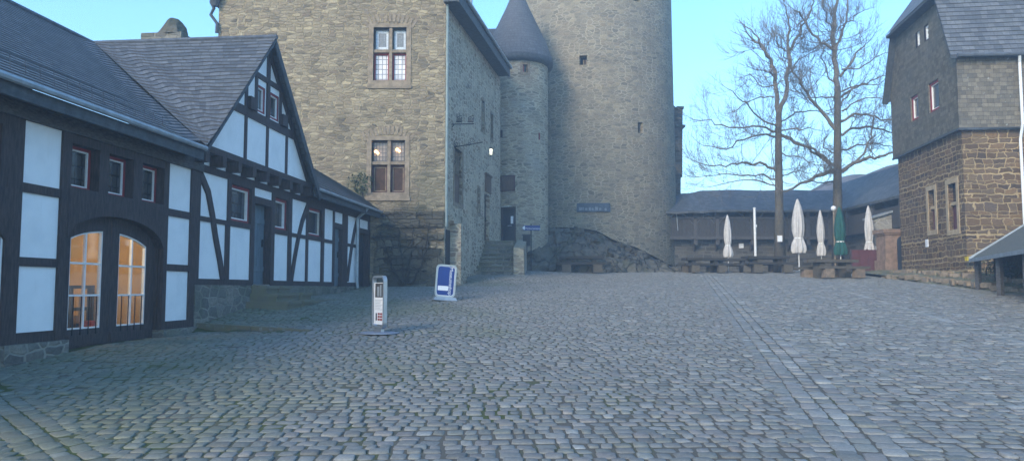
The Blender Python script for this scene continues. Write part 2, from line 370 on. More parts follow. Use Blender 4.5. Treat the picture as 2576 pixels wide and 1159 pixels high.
def plaster():
    s = NT('lime_plaster'); p = s.obj(); f = s.noise(p, 2.2, 6, 0.6); g = s.noise(s.vmath('MULTIPLY', p, (3, 3, 0.6)), 2.0, 5, 0.7)
    c = s.mix(s.step(f, 0.4, 0.75), (0.84, 0.84, 0.83), (0.76, 0.765, 0.76)); c = s.mix(s.math('MULTIPLY', s.step(g, 0.58, 0.85), 0.6), c, (0.60, 0.59, 0.54))
    s.bsdf(c, 0.9, s.bump(s.noise(p, 9, 5), 0.25, 0.02), spec=0.2); return s.m
M['plaster'] = plaster()

def glass(name, tint=(0.9, 0.95, 0.95), amount=0.25, rough=0.03):
    s = NT(name); t = s.new('BsdfTransparent'); s.put(t.inputs[0], tint); g = s.new('BsdfGlossy'); g.inputs['Roughness'].default_value = rough; s.put(g.inputs[0], (0.9, 0.93, 0.95))
    fr = s.new('Fresnel'); fr.inputs[0].default_value = 1.5
    mx = s.new('MixShader'); s.put(mx.inputs[0], s.math('ADD', s.math('MULTIPLY', fr.outputs[0], 0.35), amount * 0.08, clamp=True))
    s.t.links.new(t.outputs[0], mx.inputs[1]); s.t.links.new(g.outputs[0], mx.inputs[2]); s.t.links.new(mx.outputs[0], s.out.inputs[0]); return s.m
M['glass'] = glass('clear_pane')
def leaded(name, c, lead, su, sv, rough=0.15, border=None):
    s = NT(name); uv = s.uv(); u, v, _ = s.sep(uv)
    fu = s.math('FRACT', s.math('MULTIPLY', u, su)); fv = s.math('FRACT', s.math('MULTIPLY', v, sv))
    d = s.math('MINIMUM', s.math('MINIMUM', fu, s.math('SUBTRACT', 1.0, fu)), s.math('MULTIPLY', s.math('MINIMUM', fv, s.math('SUBTRACT', 1.0, fv)), su / sv))
    wn = s.new('TexWhiteNoise', noise_dimensions='2D'); s.put(wn.inputs['Vector'], s.comb(s.math('FLOOR', s.math('MULTIPLY', u, su)), s.math('FLOOR', s.math('MULTIPLY', v, sv))))
    cc = s.mix(wn.outputs[0], tuple(q * 0.75 for q in c), tuple(min(1, q * 1.15) for q in c))
    cc = s.mix(s.step(d, 0.05, 0.14), lead, cc)
    nz = s.math('ADD', s.noise(uv, 6, 2), wn.outputs[0])
    s.bsdf(cc, rough, s.bump(nz, 0.12, 0.02), spec=0.6); return s.m
M['lead_dark'] = leaded('leaded_dark_glass', (0.055, 0.052, 0.052), (0.02, 0.02, 0.022), 6.5, 5.0)
M['lead_blue'] = leaded('leaded_blue_glass', (0.045, 0.055, 0.062), (0.02, 0.02, 0.022), 6.5, 5.0)
M['lead_pale'] = leaded('leaded_glass_over_white_curtain', (0.66, 0.64, 0.66), (0.16, 0.17, 0.19), 7.0, 5.5, 0.3)
M['lead_grey'] = leaded('leaded_grey_glass', (0.19, 0.20, 0.20), (0.12, 0.12, 0.125), 16, 16, 0.25)
M['lead_warm'] = leaded('leaded_glass_lit_room', (0.28, 0.22, 0.17), (0.05, 0.045, 0.04), 9.0, 7.0, 0.25)
M['brown_pane'] = plain('brown_tinted_pane', (0.066, 0.036, 0.024), 0.6, 0.35, 5, 0.05, 0.0, 0.15)
M['bluegrey_light'] = plain('pale_blue_glass_border', (0.52, 0.56, 0.60), 0.25, 0.2, 14, 0.05)
def emit(name, c, e):
    s = NT(name); s.bsdf(c, 0.5, emit=c, estr=e); return s.m
M['bulb'] = emit('lamp_bulb_glow', (1.0, 0.55, 0.18), 6.0)
M['lantern_glass'] = emit('lantern_glow', (1.0, 0.93, 0.70), 0.55)

def rockmat():
    s = NT('outcrop_rock'); p = s.obj(); q = s.vmath('MULTIPLY', p, (1.0, 1.0, 0.55))
    v = s.new('TexVoronoi', feature='DISTANCE_TO_EDGE'); s.put(v.inputs['Vector'], s.vmath('ADD', q, s.vmath('MULTIPLY', s.noise(p, 1.5, 4, out=1), (0.8, 0.8, 0.8)))); v.inputs['Scale'].default_value = 1.3
    f = s.noise(p, 2.4, 8, 0.7); c = s.ramp(f, [(0.25, (0.06, 0.058, 0.048)), (0.5, (0.115, 0.108, 0.088)), (0.75, (0.19, 0.17, 0.13))])
    c = s.mix(s.math('SUBTRACT', 1.0, s.step(v.outputs['Distance'], 0.0, 0.06)), c, (0.04, 0.04, 0.035))
    c = s.mix(s.math('MULTIPLY', s.step(s.noise(p, 0.9, 4), 0.52, 0.66), 0.45), c, (0.075, 0.085, 0.045))
    s.bsdf(c, 0.95, s.bump(s.math('ADD', f, s.step(v.outputs['Distance'], 0.0, 0.1)), 0.9, 0.08), spec=0.15); return s.m
M['rock'] = rockmat()
def cobblemat():
    s = NT('granite_setts'); a = s.new('Attribute', attribute_name='tone'); r, g, b = s.sep(a.outputs['Color']) if False else (None, None, None)
    sp = s.new('SeparateColor'); s.put(sp.inputs[0], a.outputs['Color']); r, g, b = sp.outputs
    p = s.pos()
    c = s.ramp(r, [(0.0, (0.140, 0.138, 0.128)), (0.35, (0.190, 0.187, 0.172)), (0.65, (0.232, 0.226, 0.205)), (0.88, (0.285, 0.278, 0.255)), (1.0, (0.335, 0.328, 0.30))])
    c = s.mix(s.math('MULTIPLY', s.step(g, 0.66, 0.95), 0.35), c, (0.24, 0.20, 0.18))
    c = s.mix(s.math('MULTIPLY', s.math('SUBTRACT', 1.0, s.step(g, 0.05, 0.3)), 0.4), c, (0.17, 0.18, 0.15))
    f = s.noise(p, 30, 5, 0.7); c = s.mix(1.0, c, s.ramp(f, [(0.25, 0.72), (0.75, 1.25)]), 'MULTIPLY')
    X, Y, Z = s.sep(p)
    ms = s.math('ADD', s.noise(p, 0.35, 5, 0.6), s.math('MULTIPLY', s.math('ADD', X, 2.0), -0.045))      # greener to the left, by the houses
    c = s.mix(s.math('MULTIPLY', s.step(ms, 0.40, 0.80), 0.62), c, (0.12, 0.138, 0.075))
    rt = s.math('ADD', s.noise(p, 0.5, 4, 0.6), s.math('MULTIPLY', s.math('SUBTRACT', X, 12.0), 0.06))
    c = s.mix(s.math('MULTIPLY', s.step(rt, 0.5, 0.9), 0.4), c, (0.20, 0.20, 0.15))
    s.bsdf(c, s.ramp(f, [(0.2, 0.75), (0.8, 0.95)]), s.bump(s.noise(p, 45, 5, 0.7), 0.5, 0.012), spec=0.25); return s.m
M['sett'] = cobblemat()
def jointmat():
    s = NT('mossy_joints'); p = s.pos(); X, Y, Z = s.sep(p); f = s.noise(p, 1.3, 6, 0.65)
    ms = s.math('ADD', f, s.math('MULTIPLY', X, -0.025))
    c = s.mix(s.step(ms, 0.45, 0.72), (0.122, 0.112, 0.094), (0.082, 0.098, 0.038)); s.bsdf(c, 0.98, s.bump(s.noise(p, 60, 4), 0.5, 0.01), spec=0.1); return s.m
M['joint'] = jointmat()
def earthmat():
    s = NT('bank_earth'); p = s.obj(); f = s.noise(p, 1.2, 7, 0.68); g = s.noise(p, 9, 5, 0.7)
    c = s.ramp(f, [(0.3, (0.10, 0.09, 0.06)), (0.5, (0.17, 0.165, 0.11)), (0.7, (0.24, 0.22, 0.17))]); c = s.mix(1.0, c, s.ramp(g, [(0.2, 0.6), (0.8, 1.35)]), 'MULTIPLY')
    s.bsdf(c, 0.97, s.bump(s.math('ADD', f, g), 0.8, 0.05), spec=0.1); return s.m
M['earth'] = earthmat()

# ------------------------------------------------------------------ ground heights
FA = Frame(on_ground(160, 885)[:2], 5.8)               # facade line of the two timber houses
def smooth(x, a, b):
    t = min(1, max(0, (x - a) / (b - a))); return t * t * (3 - 2 * t)
def facade_sn(X, Y):
    dx, dy = X - FA.o[0], Y - FA.o[1]
    return dx * FA.u[0] + dy * FA.u[1], dx * FA.n[0] + dy * FA.n[1]
def gz(X, Y):
    z = SL * min(Y, 39.0)
    s, n = facade_sn(X, Y)
    if -7 < s < 16 and n < 3.2:
        q = max(0.0, 1 - max(n, 0) / 2.75)
        if s < 3.85 - 0.33 * n: z -= (0.15 * smooth(s, 0.3, 3.85)) * q
        else: z += 0.13 * smooth(s, 4.0, 6.2) * (1 - smooth(s, 8.5, 13)) * q
    if 27.5 < Y < 40 and X > -3:
        q = (X + 2.4 - .1817 * (Y - 27.5)); z += 0.17 * smooth(Y, 28, 31.5) * (1 - smooth(q, 1.2, 5)) * (1 - smooth(Y, 36, 39))
    return z
def bank_x(Y): return 15.25 + 0.06 * max(0, Y - 23.5) + (0.10 * (Y - 23.5) if Y < 23.5 else 0)

def ground():
    xs = [-280, -150, -60, -30, -20] + list(np.arange(-15, 24.1, 0.45)) + [30, 45, 80, 150, 280]
    ys = [-130, -40, -12] + list(np.arange(-6, 42.1, 0.45)) + [46, 52, 60, 80, 150, 290]
    m = MB()
    for y in ys:
        for x in xs: m.v.append((x, y, gz(x, y) - 0.0095 if y < 52 else 2.51))
    w = len(xs)
    for j in range(len(ys) - 1):
        for i in range(w - 1):
            m.f.append((j * w + i, j * w + i + 1, (j + 1) * w + i + 1, (j + 1) * w + i)); m.uv.append(None)
    tag(m.build('ground', M['joint'], smooth=True), kind='structure')
ground()

# ------------------------------------------------------------------ setts: every stone real geometry
BAND = ((2.79, 6.02), (0.2065, 0.9784))                # drain band line
BANDL = ((-3.37, 6.02), (-0.68, 0.733))                # band at lower left
def across(line, X, Y):
    (px, py), (dx, dy) = line; return (X - px) * dy - (Y - py) * dx
def along(line, X, Y):
    (px, py), (dx, dy) = line; return (X - px) * dx + (Y - py) * dy
rng = np.random.default_rng(11)
stones = []; EDGES = []                                            # x, y, yaw, hx, hy, bright
def ok_stone(X, Y):
    if not (4.3 < Y < 39.6): return False
    if abs(X) > 0.72 * Y + 2.0 or X > bank_x(Y) + 0.1: return False
    s, n = facade_sn(X, Y)
    if n < 0.03 and -8 < s < 16.2: return False
    if Y > 27.4 and X < -2.35 + (Y - 27.5) * 0.181 : return False
    return True
def lay(x0, x1, y0, y1, yaw, test, pw, ph, bright=0.0, gap=1.0, org=(0, 0), wv=1.0):
    cy, sy = math.cos(yaw), math.sin(yaw); y = y0; k = 0
    while y < y1:
        h = ph * rng.uniform(0.86, 1.14); x = x0 + rng.uniform(0, pw)
        while x < x1:
            wd = pw * rng.uniform(0.72, 1.38)
            wob = wv * (0.05 * math.sin(x * 0.55 + y * 0.21) + 0.022 * math.sin(x * 1.7 + k)) + 0.004 * math.sin(x * 3.1 + k)
            lx, ly = x + wd / 2, y + h / 2 + wob
            X, Y = org[0] + lx * cy - ly * sy, org[1] + lx * sy + ly * cy
            for (line, hw_, ylim) in EDGES:
                if Y < ylim:
                    a_ = across(line, X, Y)
                    if hw_ - .09 < abs(a_) < hw_ + wd / 2:
                        sh_ = (hw_ + wd / 2 - abs(a_)) * (1 if a_ > 0 else -1); X += sh_ * line[1][1]; Y -= sh_ * line[1][0]
            if test(X, Y):
                g = rng.uniform(0.004, 0.014) * gap
                stones.append((X, Y, yaw + rng.normal(0, 0.035), wd / 2 - g, h / 2 - rng.uniform(0.002, 0.007) * gap, bright))
            x += wd
        y += h; k += 1
EDGES.append((BAND, 0.268, 36)); EDGES.append((BANDL, 0.235, 12)); EDGES.append((((8.88, 15.5), (0.196, 0.9806)), 0.12, 60))
def inband(X, Y): return abs(across(BAND, X, Y)) < 0.30 + .04 and Y < 36
def inbandl(X, Y): return abs(across(BANDL, X, Y)) < 0.28 and -3 < along(BANDL, X, Y) < 3.4
def curb2(X, Y): return abs(across(((8.88, 15.5), (0.196, 0.9806)), X, Y)) < 0.15
lay(-16, 14, 3.8, 39.8, R(1.5), lambda X, Y: ok_stone(X, Y) and across(BAND, X, Y) < 0 and not inband(X, Y) and not inbandl(X, Y), 0.145, 0.15)
lay(-6, 26, 1.0, 39.8, R(-3), lambda X, Y: ok_stone(X, Y) and across(BAND, X, Y) > 0 and not inband(X, Y) and not curb2(X, Y), 0.17, 0.15, 0.06, 0.65)
EDGES.clear()
for q in (-0.2, 0.0, 0.2):
    lay(-2.5, 31, -0.095 + q, 0.08 + q, math.atan2(BAND[1][1], BAND[1][0]), lambda X, Y: ok_stone(X, Y), 0.22, 0.185, 0.17, 0.55, BAND[0], 0)
for q in (-0.17, 0.0, 0.17):
    lay(-3, 3.4, -0.08 + q, 0.08 + q, math.atan2(BANDL[1][1], BANDL[1][0]), lambda X, Y: ok_stone(X, Y), 0.20, 0.15, 0.02, 0.8, BANDL[0], 0)
lay(-8, 24, -0.12, 0.05, math.atan2(0.98, 0.196), lambda X, Y: ok_stone(X, Y), 0.24, 0.24, 0.30, 0.6, (8.88, 15.5), 0)
def build_setts():
    A = np.array(stones); N = len(A)
    tx = np.array([1, .74, -.74, -1, -1, -.74, .74, 1.]); ty = np.array([.74, 1, 1, .74, -.74, -1, -1, -.74])
    jit = 1 + rng.uniform(-0.15, 0.07, (N, 8)); c, s_ = np.cos(A[:, 2]), np.sin(A[:, 2])
    base = np.array([gz(x, y) for x, y in A[:, :2]]) + rng.normal(0, 0.0045, N)
    tl = rng.normal(0, 0.03, (N, 2)); V = np.zeros((N, 25, 3))
    for k, (sc_, dz) in enumerate(((1.0, -0.05), (0.975, -0.005), (0.86, -0.0004))):
        lx = A[:, 3:4] * tx * jit * sc_; ly = A[:, 4:5] * ty * jit * sc_
        V[:, k * 8:(k + 1) * 8, 0] = A[:, 0:1] + lx * c[:, None] - ly * s_[:, None]
        V[:, k * 8:(k + 1) * 8, 1] = A[:, 1:2] + lx * s_[:, None] + ly * c[:, None]
        V[:, k * 8:(k + 1) * 8, 2] = base[:, None] + dz + lx * tl[:, 0:1] + ly * (tl[:, 1:2]) + ly * (SL * 0)
    lyw = V[:, :24, 1] - A[:, 1:2]; V[:, :24, 2] += lyw * SL
    V[:, 24, 0] = A[:, 0]; V[:, 24, 1] = A[:, 1]; V[:, 24, 2] = base + 0.003
    F4 = [(k * 8 + i, k * 8 + (i + 1) % 8, (k + 1) * 8 + (i + 1) % 8, (k + 1) * 8 + i) for k in range(2) for i in range(8)]
    F3 = [(16 + i, 16 + (i + 1) % 8, 24) for i in range(8)]
    off = (np.arange(N) * 25)[:, None, None]
    q4 = (np.array(F4)[None] + off).reshape(-1, 4); q3 = (np.array(F3)[None] + off).reshape(-1, 3)
    me = bpy.data.meshes.new('setts'); me.vertices.add(N * 25); me.vertices.foreach_set('co', V.ravel())
    loops = np.concatenate([q4.ravel(), q3.ravel()]).astype(np.int32); me.loops.add(len(loops)); me.loops.foreach_set('vertex_index', loops)
    tot = np.concatenate([np.full(len(q4), 4), np.full(len(q3), 3)]).astype(np.int32); st = np.concatenate([[0], np.cumsum(tot)[:-1]]).astype(np.int32)
    me.polygons.add(len(tot)); me.polygons.foreach_set('loop_start', st); me.polygons.foreach_set('loop_total', tot)
    me.polygons.foreach_set('use_smooth', np.ones(len(tot), dtype=bool)); me.update(calc_edges=True); me.validate()
    tone = np.ones((N, 25, 4)); r0 = np.clip(rng.beta(3.2, 3.6, N) + A[:, 5] + 0.08 * (rng.random(N) > 0.95), 0, 1)
    tone[:, :, 0] = r0[:, None]; tone[:, :, 1] = rng.random((N, 1)); tone[:, :, 2] = rng.random((N, 1))
    at_ = me.attributes.new('tone', 'FLOAT_COLOR', 'POINT'); at_.data.foreach_set('color', tone.ravel())
    me.materials.append(M['sett']); o = bpy.data.objects.new('paving', me); col.objects.link(o); tag(o, kind='structure')
build_setts()

def lumpy_strip(name, mat, pts_lo, pts_hi, nu, nv, amp, seed, parent=None, prof=None, back=0.0):
    # rough surface lofted between a foot line and a head line
    m = MB(); lo = [Vector(p) for p in pts_lo]; hi = [Vector(p) for p in pts_hi]
    def ev(P, t):
        f = t * (len(P) - 1); i = min(int(f), len(P) - 2); return P[i].lerp(P[i + 1], f - i)
    for j in range(nv + 1):
        for i in range(nu + 1):
            t, v = i / nu, j / nv; a, b = ev(lo, t), ev(hi, t)
            q = prof(v) if prof else (v, v)
            p = Vector((a.x + (b.x - a.x) * q[0], a.y + (b.y - a.y) * q[0], a.z + (b.z - a.z) * q[1]))
            e = min(1.0, 4 * v + 0.25) * amp
            nz = mnoise.fractal(Vector((p.x * 1.5 + seed, p.y * 1.5, p.z * 2.2)), 1.0, 2.0, 5)
            cl = mnoise.cell(Vector((p.x * 1.2 + seed, p.y * 1.2 + seed, p.z * 1.5))) - 0.5
            p += Vector((nz * e * 0.4, -(nz + cl * 0.9) * e, (nz * 0.6 + cl * 0.5) * e * (0 if j == 0 else 1)))
            m.v.append(tuple(p))
    w = nu + 1
    for j in range(nv):
        for i in range(nu): m.f.append((j * w + i, j * w + i + 1, (j + 1) * w + i + 1, (j + 1) * w + i)); m.uv.append(None)
    return m.build(name, mat, parent)

# kerb of the little ramp before the gable house
kb = MB()
for i in range(6):
    n0, n1 = 0.06 + i * 0.44, 0.06 + (i + 1) * 0.44 - 0.015
    sa, sb = 3.85 - 0.33 * n0, 3.85 - 0.33 * n1; h0, h1 = 0.02 + 0.155 * (1 - n0 / 2.75), 0.02 + 0.155 * (1 - n1 / 2.75)
    P = [FA.w(sa - 0.04, n0, 0), FA.w(sb - 0.04, n1, 0), FA.w(sb + 0.14, n1, 0), FA.w(sa + 0.14, n0, 0)]
    zl = [gz(*FA.w(sa - 0.1, n0, 0)[:2]), gz(*FA.w(sb - 0.1, n1, 0)[:2])]
    kb.hexa([(p[0], p[1], z - 0.1) for p, z in zip(P, (zl[0], zl[1], zl[1], zl[0]))], [(p[0], p[1], z + h) for p, z, h in zip(P, (zl[0], zl[1], zl[1], zl[0]), (h0, h1, h1, h0))])
tag(kb.build('kerb', M['stepstone']), kind='structure')

# raised earth bank along the right-hand side with a rough stone edge
def bank():
    ys = [8, 14, 20, 23.5, 26, 29, 32, 36, 39]; lo = [(bank_x(y), y, gz(0, y) - 0.05) for y in ys]
    hi = [(bank_x(y) + 1.0, y, SL * min(y, 39) + 0.10 + 0.34 * smooth(y, 12, 22) * (1 - 0.8 * smooth(y, 30, 37))) for y in ys]
    o = lumpy_strip('bank', M['earth'], lo, hi, 150, 6, 0.05, 3.0, prof=lambda v: (v, math.sqrt(v)))
    tag(o, kind='structure')
    m = MB()
    for a, b in zip(hi[:-1], hi[1:]): m.face([(a[0] - 0.06, a[1], a[2] - 0.02), (40, a[1], a[2] + 0.1), (40, b[1], b[2] + 0.1), (b[0] - 0.06, b[1], b[2] - 0.02)])
    tag(m.build('terrace', M['earth']), kind='structure')
    m = MB()
    for y in np.arange(15, 33.5, 0.38):
        z = SL * y + 0.10 + 0.34 * smooth(y, 12, 22) * (1 - 0.8 * smooth(y, 30, 37))
        for r_ in range(2):
            hh = random.uniform(0.10, 0.2); l = random.uniform(0.25, 0.5)
            m.box((bank_x(y) + 0.2 + 0.45 * r_ + random.uniform(-.06, .06), y + random.uniform(-.1, .1), z - 0.30 + 0.22 * r_ + random.uniform(-.03, .03)), (random.uniform(.25, .45), l, hh), random.uniform(-.4, .4))
    tag(m.build('bank_edge', M['sandstone']), kind='structure')
    m = MB()
    for _ in range(2600):
        y = random.uniform(14, 37); x = bank_x(y) + random.uniform(0.1, 2.6) ** 1.0; z = SL * y + 0.34 * smooth(y, 12, 22) * (1 - 0.8 * smooth(y, 30, 37)) * min(1, (x - bank_x(y)) / 0.6) + 0.02
        h = random.uniform(0.05, 0.2); a = random.uniform(0, 6.28); dx, dy = math.cos(a) * 0.012, math.sin(a) * 0.012; lx, ly = random.uniform(-.08, .08), random.uniform(-.08, .08)
        m.face([(x - dx, y - dy, z), (x + dx, y + dy, z), (x + lx, y + ly, z + h)])
    tag(m.build('grass', M['dry']), kind='stuff')
bank()

# ------------------------------------------------------------------ generic windows and doors
def rect(s0, s1, z0, z1): return [(s0, z0), (s1, z0), (s1, z1), (s0, z1)]
def window(fr, parent, s0, s1, z0, z1, n, fmat, pmat, fw=0.06, sash=None, sw=0.03, bars=(0, 0), th=0.07, name='window', label=None, clip=0.0):
    m = MB(); m.ring(fr, rect(s0, s1, z0, z1), rect(s0 + fw, s1 - fw, z0 + fw, z1 - fw), n - th / 2, n + th / 2)
    f = m.build(name, fmat, parent)
    if label: f['label'] = label
    a, b, c, d = s0 + fw, s1 - fw, z0 + fw, z1 - fw
    if sash:
        m = MB(); m.ring(fr, rect(a, b, c, d), rect(a + sw, b - sw, c + sw, d - sw), n - th * 0.35, n + th * 0.35)
        for i in range(1, bars[0] + 1): s = a + (b - a) * i / (bars[0] + 1); m.fb(fr, s - sw / 2, s + sw / 2, n - 0.015, n + 0.02, c + sw, d - sw)
        for i in range(1, bars[1] + 1): z = c + (d - c) * i / (bars[1] + 1); m.fb(fr, a + sw, b - sw, n - 0.013, n + 0.018, z - sw / 2, z + sw / 2)
        m.build('sash', sash, f); a += sw; b -= sw; c += sw; d -= sw
    m = MB(); m.fb(fr, a, b, n - 0.012, n - 0.004, c, d); m.build('pane', pmat, f)
    return f
def plank_door(fr, parent, s0, s1, z0, z1, n, mat, label=None, handle=True, planks=5, glassy=None):
    m = MB(); w = (s1 - s0) / planks
    for i in range(planks): m.fb(fr, s0 + i * w + 0.004, s0 + (i + 1) * w - 0.004, n - 0.05, n + (0.004 if i % 2 else 0.0), z0, z1)
    for z in (z0 + (z1 - z0) * 0.2, z0 + (z1 - z0) * 0.8): m.fb(fr, s0 + 0.02, s1 - 0.02, n + 0.006, n + 0.025, z - 0.06, z + 0.06)
    d = m.build('door', mat, parent)
    if label: d['label'] = label
    if handle:
        m = MB(); zc = z0 + 1.0; m.fb(fr, s1 - 0.13, s1 - 0.08, n + 0.004, n + 0.03, zc - 0.09, zc + 0.09); m.fb(fr, s1 - 0.20, s1 - 0.09, n + 0.03, n + 0.055, zc + 0.02, zc + 0.045)
        m.build('handle', M['iron'], d)
    return d

def courses(m, f, rows, cols, lift=0.026, wave=None, ulen=1.0, vlen=1.0, a_of=None):
    # slate courses as real overlapping steps: f(a, b) -> world point, a along the course 0..1, b up the slope 0..1
    e = 1e-3
    def nrm(a, b):
        p = Vector(f(a, b)); u_ = Vector(f(min(a + e, 1), b)) - Vector(f(max(a - e, 0), b)); v_ = Vector(f(a, min(b + e, 1))) - Vector(f(a, max(b - e, 0)))
        n_ = u_.cross(v_)
        if n_.length < 1e-12: return Vector((0, 0, 1))
        n_.normalize(); return n_ if n_.z > 0 else -n_
    for j in range(rows):
        for i in range(cols):
            b0, b1 = j / rows, (j + 1) / rows; q = []
            for a, b, l, o in ((i / cols, b0, lift, 0), ((i + 1) / cols, b0, lift, 0), ((i + 1) / cols, b1, 0.004, 1), (i / cols, b1, 0.004, 1)):
                bb = min(max(b + (wave(a, b) if wave else 0), 0), 1); q.append(tuple(Vector(f(a, bb)) + nrm(a, bb) * l))
            uvq = [(i / cols * ulen, (j + .02) / 5.2), ((i + 1) / cols * ulen, (j + .02) / 5.2), ((i + 1) / cols * ulen, (j + .98) / 5.2), (i / cols * ulen, (j + .98) / 5.2)]
            m.face(q, uvq)
            lo_ = []
            for a in ((i + 1) / cols, i / cols): bb = min(max(b0 + (wave(a, b0) if wave else 0), 0), 1); lo_.append(tuple(Vector(f(a, bb)) - nrm(a, bb) * .004))
            m.face([q[1], q[0], lo_[1], lo_[0]], [(0, .01)] * 4)
# ------------------------------------------------------------------ carriage house (left)
S = lambda x, y=610, n=0: FA.s(x, y, n)
ch = thing('carriage_house', FA.w(1.2, 0, 0.75), 'low half-timbered house at the left edge with a lit arched glass door', 'house', 'half-timbered houses')
wx = [(S(172, 420), S(249, 420)), (S(267, 430), S(335, 430)), (S(352, 440), S(412, 440))]
DZ0 = 0.78
def arch(s): t = (s - 1.22) / 1.31; return 2.42 + 0.46 * math.sqrt(max(0, 1 - t * t)) ** 1.0
m = MB()
m.wall(FA, -9, -4.45, 0.2, 4.4); m.wall(FA, -4.45, -1.35, 2.5, 3.15); m.wall(FA, -1.35, -0.08, 0.5, 4.4); m.wall(FA, 2.6, 3.86, 0.5, 4.4)
m.wall(FA, -0.08, 2.6, 3.1, 4.4, [(a, b, 3.2, 3.93, 0.3) for a, b in wx]); m.wall(FA, -4.45, -1.35, 3.15, 4.4, [(-2.3, -1.42, 3.2, 3.93, 0.3)])
m.face([FA.w(-9, 0, 4.4), FA.w(3.86, 0, 4.4), FA.w(3.86, -8, 4.4), FA.w(-9, -8, 4.4)])
m.face([FA.w(-9, -8, 0), FA.w(-9, -8, 4.4), FA.w(3.86, -8, 4.4), FA.w(3.86, -8, 0)]); m.face([FA.w(-9, 0, 0), FA.w(-9, 0, 4.4), FA.w(-9, -8, 4.4), FA.w(-9, -8, 0)])
m.build('wall', M['plaster'], ch)
m = MB(); P = 0.028
for a, b, c, d in [(-9, -1.3, 0.55, 0.72), (-1.31, -1.03, 0.55, 4.04), (-0.25, -0.085, 0.94, 4.04), (2.565, 2.69, 0.95, 4.04), (3.50, 3.87, 0.93, 4.04),
                   (-1.03, -0.25, 3.035, 3.165), (-1.03, -0.25, 2.01, 2.135), (-1.03, -0.25, 0.94, 1.095), (2.69, 3.50, 3.05, 3.185), (2.69, 3.50, 2.03, 2.155), (2.69, 3.50, 0.95, 1.10),
                   (-0.085, 2.565, 3.93, 4.04), (wx[0][1], wx[1][0], 3.2, 3.93), (wx[1][1], wx[2][0], 3.2, 3.93), (wx[2][1], 2.565, 3.2, 3.93), (-0.085, wx[0][0], 3.2, 3.93),
                   (-4.45, -2.3, 3.06, 4.04), (-2.3, -1.31, 3.06, 3.2), (-1.42, -1.31, 3.2, 4.04), (-2.3, -1.42, 3.93, 4.04), (-4.6, -4.45, 0.72, 3.06)]:
    m.fb(FA, a, b, -0.06, P + (0.006 if (b - a) < (d - c) else 0), c, d)
K = 18
xs = [-0.085 + 2.65 * i / K for i in range(K + 1)]
m.ring(FA, [(x, arch(x)) for x in xs], [(x, 3.2) for x in xs], -0.22, P + 0.012, closed=False)      # arched spandrel over the door
xl = [-4.45 + 3.14 * i / K for i in range(K + 1)]
m.ring(FA, [(x, 2.30 + 0.46 * math.sqrt(max(0, 1 - ((x + 2.88) / 1.58) ** 2))) for x in xl], [(x, 3.06) for x in xl], -0.22, P + 0.012, closed=False)
for a, b in wx + [(-2.3, -1.42)]: m.ring(FA, rect(a, b, 3.2, 3.93), rect(a + .03, b - .03, 3.23, 3.90), -0.3, P + .004)
m.fb(FA, -0.22, -0.082, -0.35, -0.07, 0.6, 3.1); m.fb(FA, 2.562, 2.75, -0.35, -0.07, 0.6, 3.1); m.fb(FA, -0.22, 2.75, -0.36, -0.24, 2.95, 3.15)  # jambs and head added to stop room light leaking past the leaves
m.build('timber_frame', M['timber'], ch)
m = MB(); m.fb(FA, -9, 3.88, -0.05, 0.075, 4.04, 4.36); m.build('wall_plate', M['timber_grey'], ch)
m = MB(); m.fb(FA, -1.31, -0.03, -0.25, 0.10, 0.3, 0.945); m.fb(FA, -1.33, -0.75, -0.2, 0.14, 0.3, 0.70); m.build('plinth', M['plinth'], ch)
m = MB(); m.fb(FA, 2.56, 3.83, -0.25, 0.09, 0.4, 0.955); m.fb(FA, 2.55, 2.95, -0.25, 0.13, 0.4, 0.84); m.build('plinth', M['plinth'], ch)
for a, b in wx: window(FA, ch, a, b, 3.2, 3.93, -0.16, M['red'], M['lead_dark'], 0.08, M['white_paint'], 0.022)
window(FA, ch, -2.3, -1.42, 3.2, 3.93, -0.16, M['red'], M['lead_dark'], 0.08, M['white_paint'], 0.022)
m = MB(); m.fb(FA, -4.45, -1.31, -0.3, -0.2, 0.6, 2.9); m.build('door', M['door_dark'], ch)
def leaf(s0, s1, g0, g1):
    def loop(a, b, z0, off):
        pts = [(a, z0), (b, z0)]; return pts + [(b + (a - b) * i / 8, arch(b + (a - b) * i / 8) - off) for i in range(9)]
    o, i = loop(s0, s1, DZ0, -0.02), loop(g0, g1, 1.07, 0.24)
    m = MB(); m.ring(FA, o, i, -0.21, -0.13); d = m.build('door', M['timber'], ch)
    m = MB(); m.fb(FA, s0 + 0.06, s1 - 0.06, -0.13, -0.115, DZ0 + 0.04, DZ0 + 0.2)
    m.build('kick_rail', M['timber'], d)
    m = MB(); w = 0.024; i2 = [(min(max(s, g0 + w), g1 - w), min(max(z, 1.07 + w), arch(s) - 0.24 - w)) for s, z in i]; m.ring(FA, i, i2, -0.19, -0.14)
    c = (g0 + g1) / 2; m.fb(FA, c - w * .6, c + w * .6, -0.185, -0.145, 1.07 + w, arch(c) - 0.25)
    for z in (1.07 + (arch(c) - 0.24 - 1.07) * f for f in (0.345, 0.675)): m.fb(FA, g0 + w, g1 - w, -0.183, -0.143, z - w * .6, z + w * .6)
    m.build('glazing_bars', M['white_paint'], d)
    m = MB(); m.poly(FA, i, -0.172, -0.166); m.build('pane', M['glass'], d)
    m = MB()
    for q in range(4): s = g0 + (g1 - g0) * (q + 0.6) / 4.2; m.tube([FA.w(s, -0.125, 0.98), FA.w(s, -0.125, 1.58)], 0.009, 5)
    m.build('rail_bar', M['iron'], d)
GL = [S(164, 720, -.165), S(250, 720, -.165), S(291, 720, -.165), S(361, 720, -.165)]
MID = S(271, 720, -.16)
leaf(-0.08, MID - 0.006, GL[0] + 0.03, GL[1]); leaf(MID + 0.006, 2.56, GL[2], GL[3])
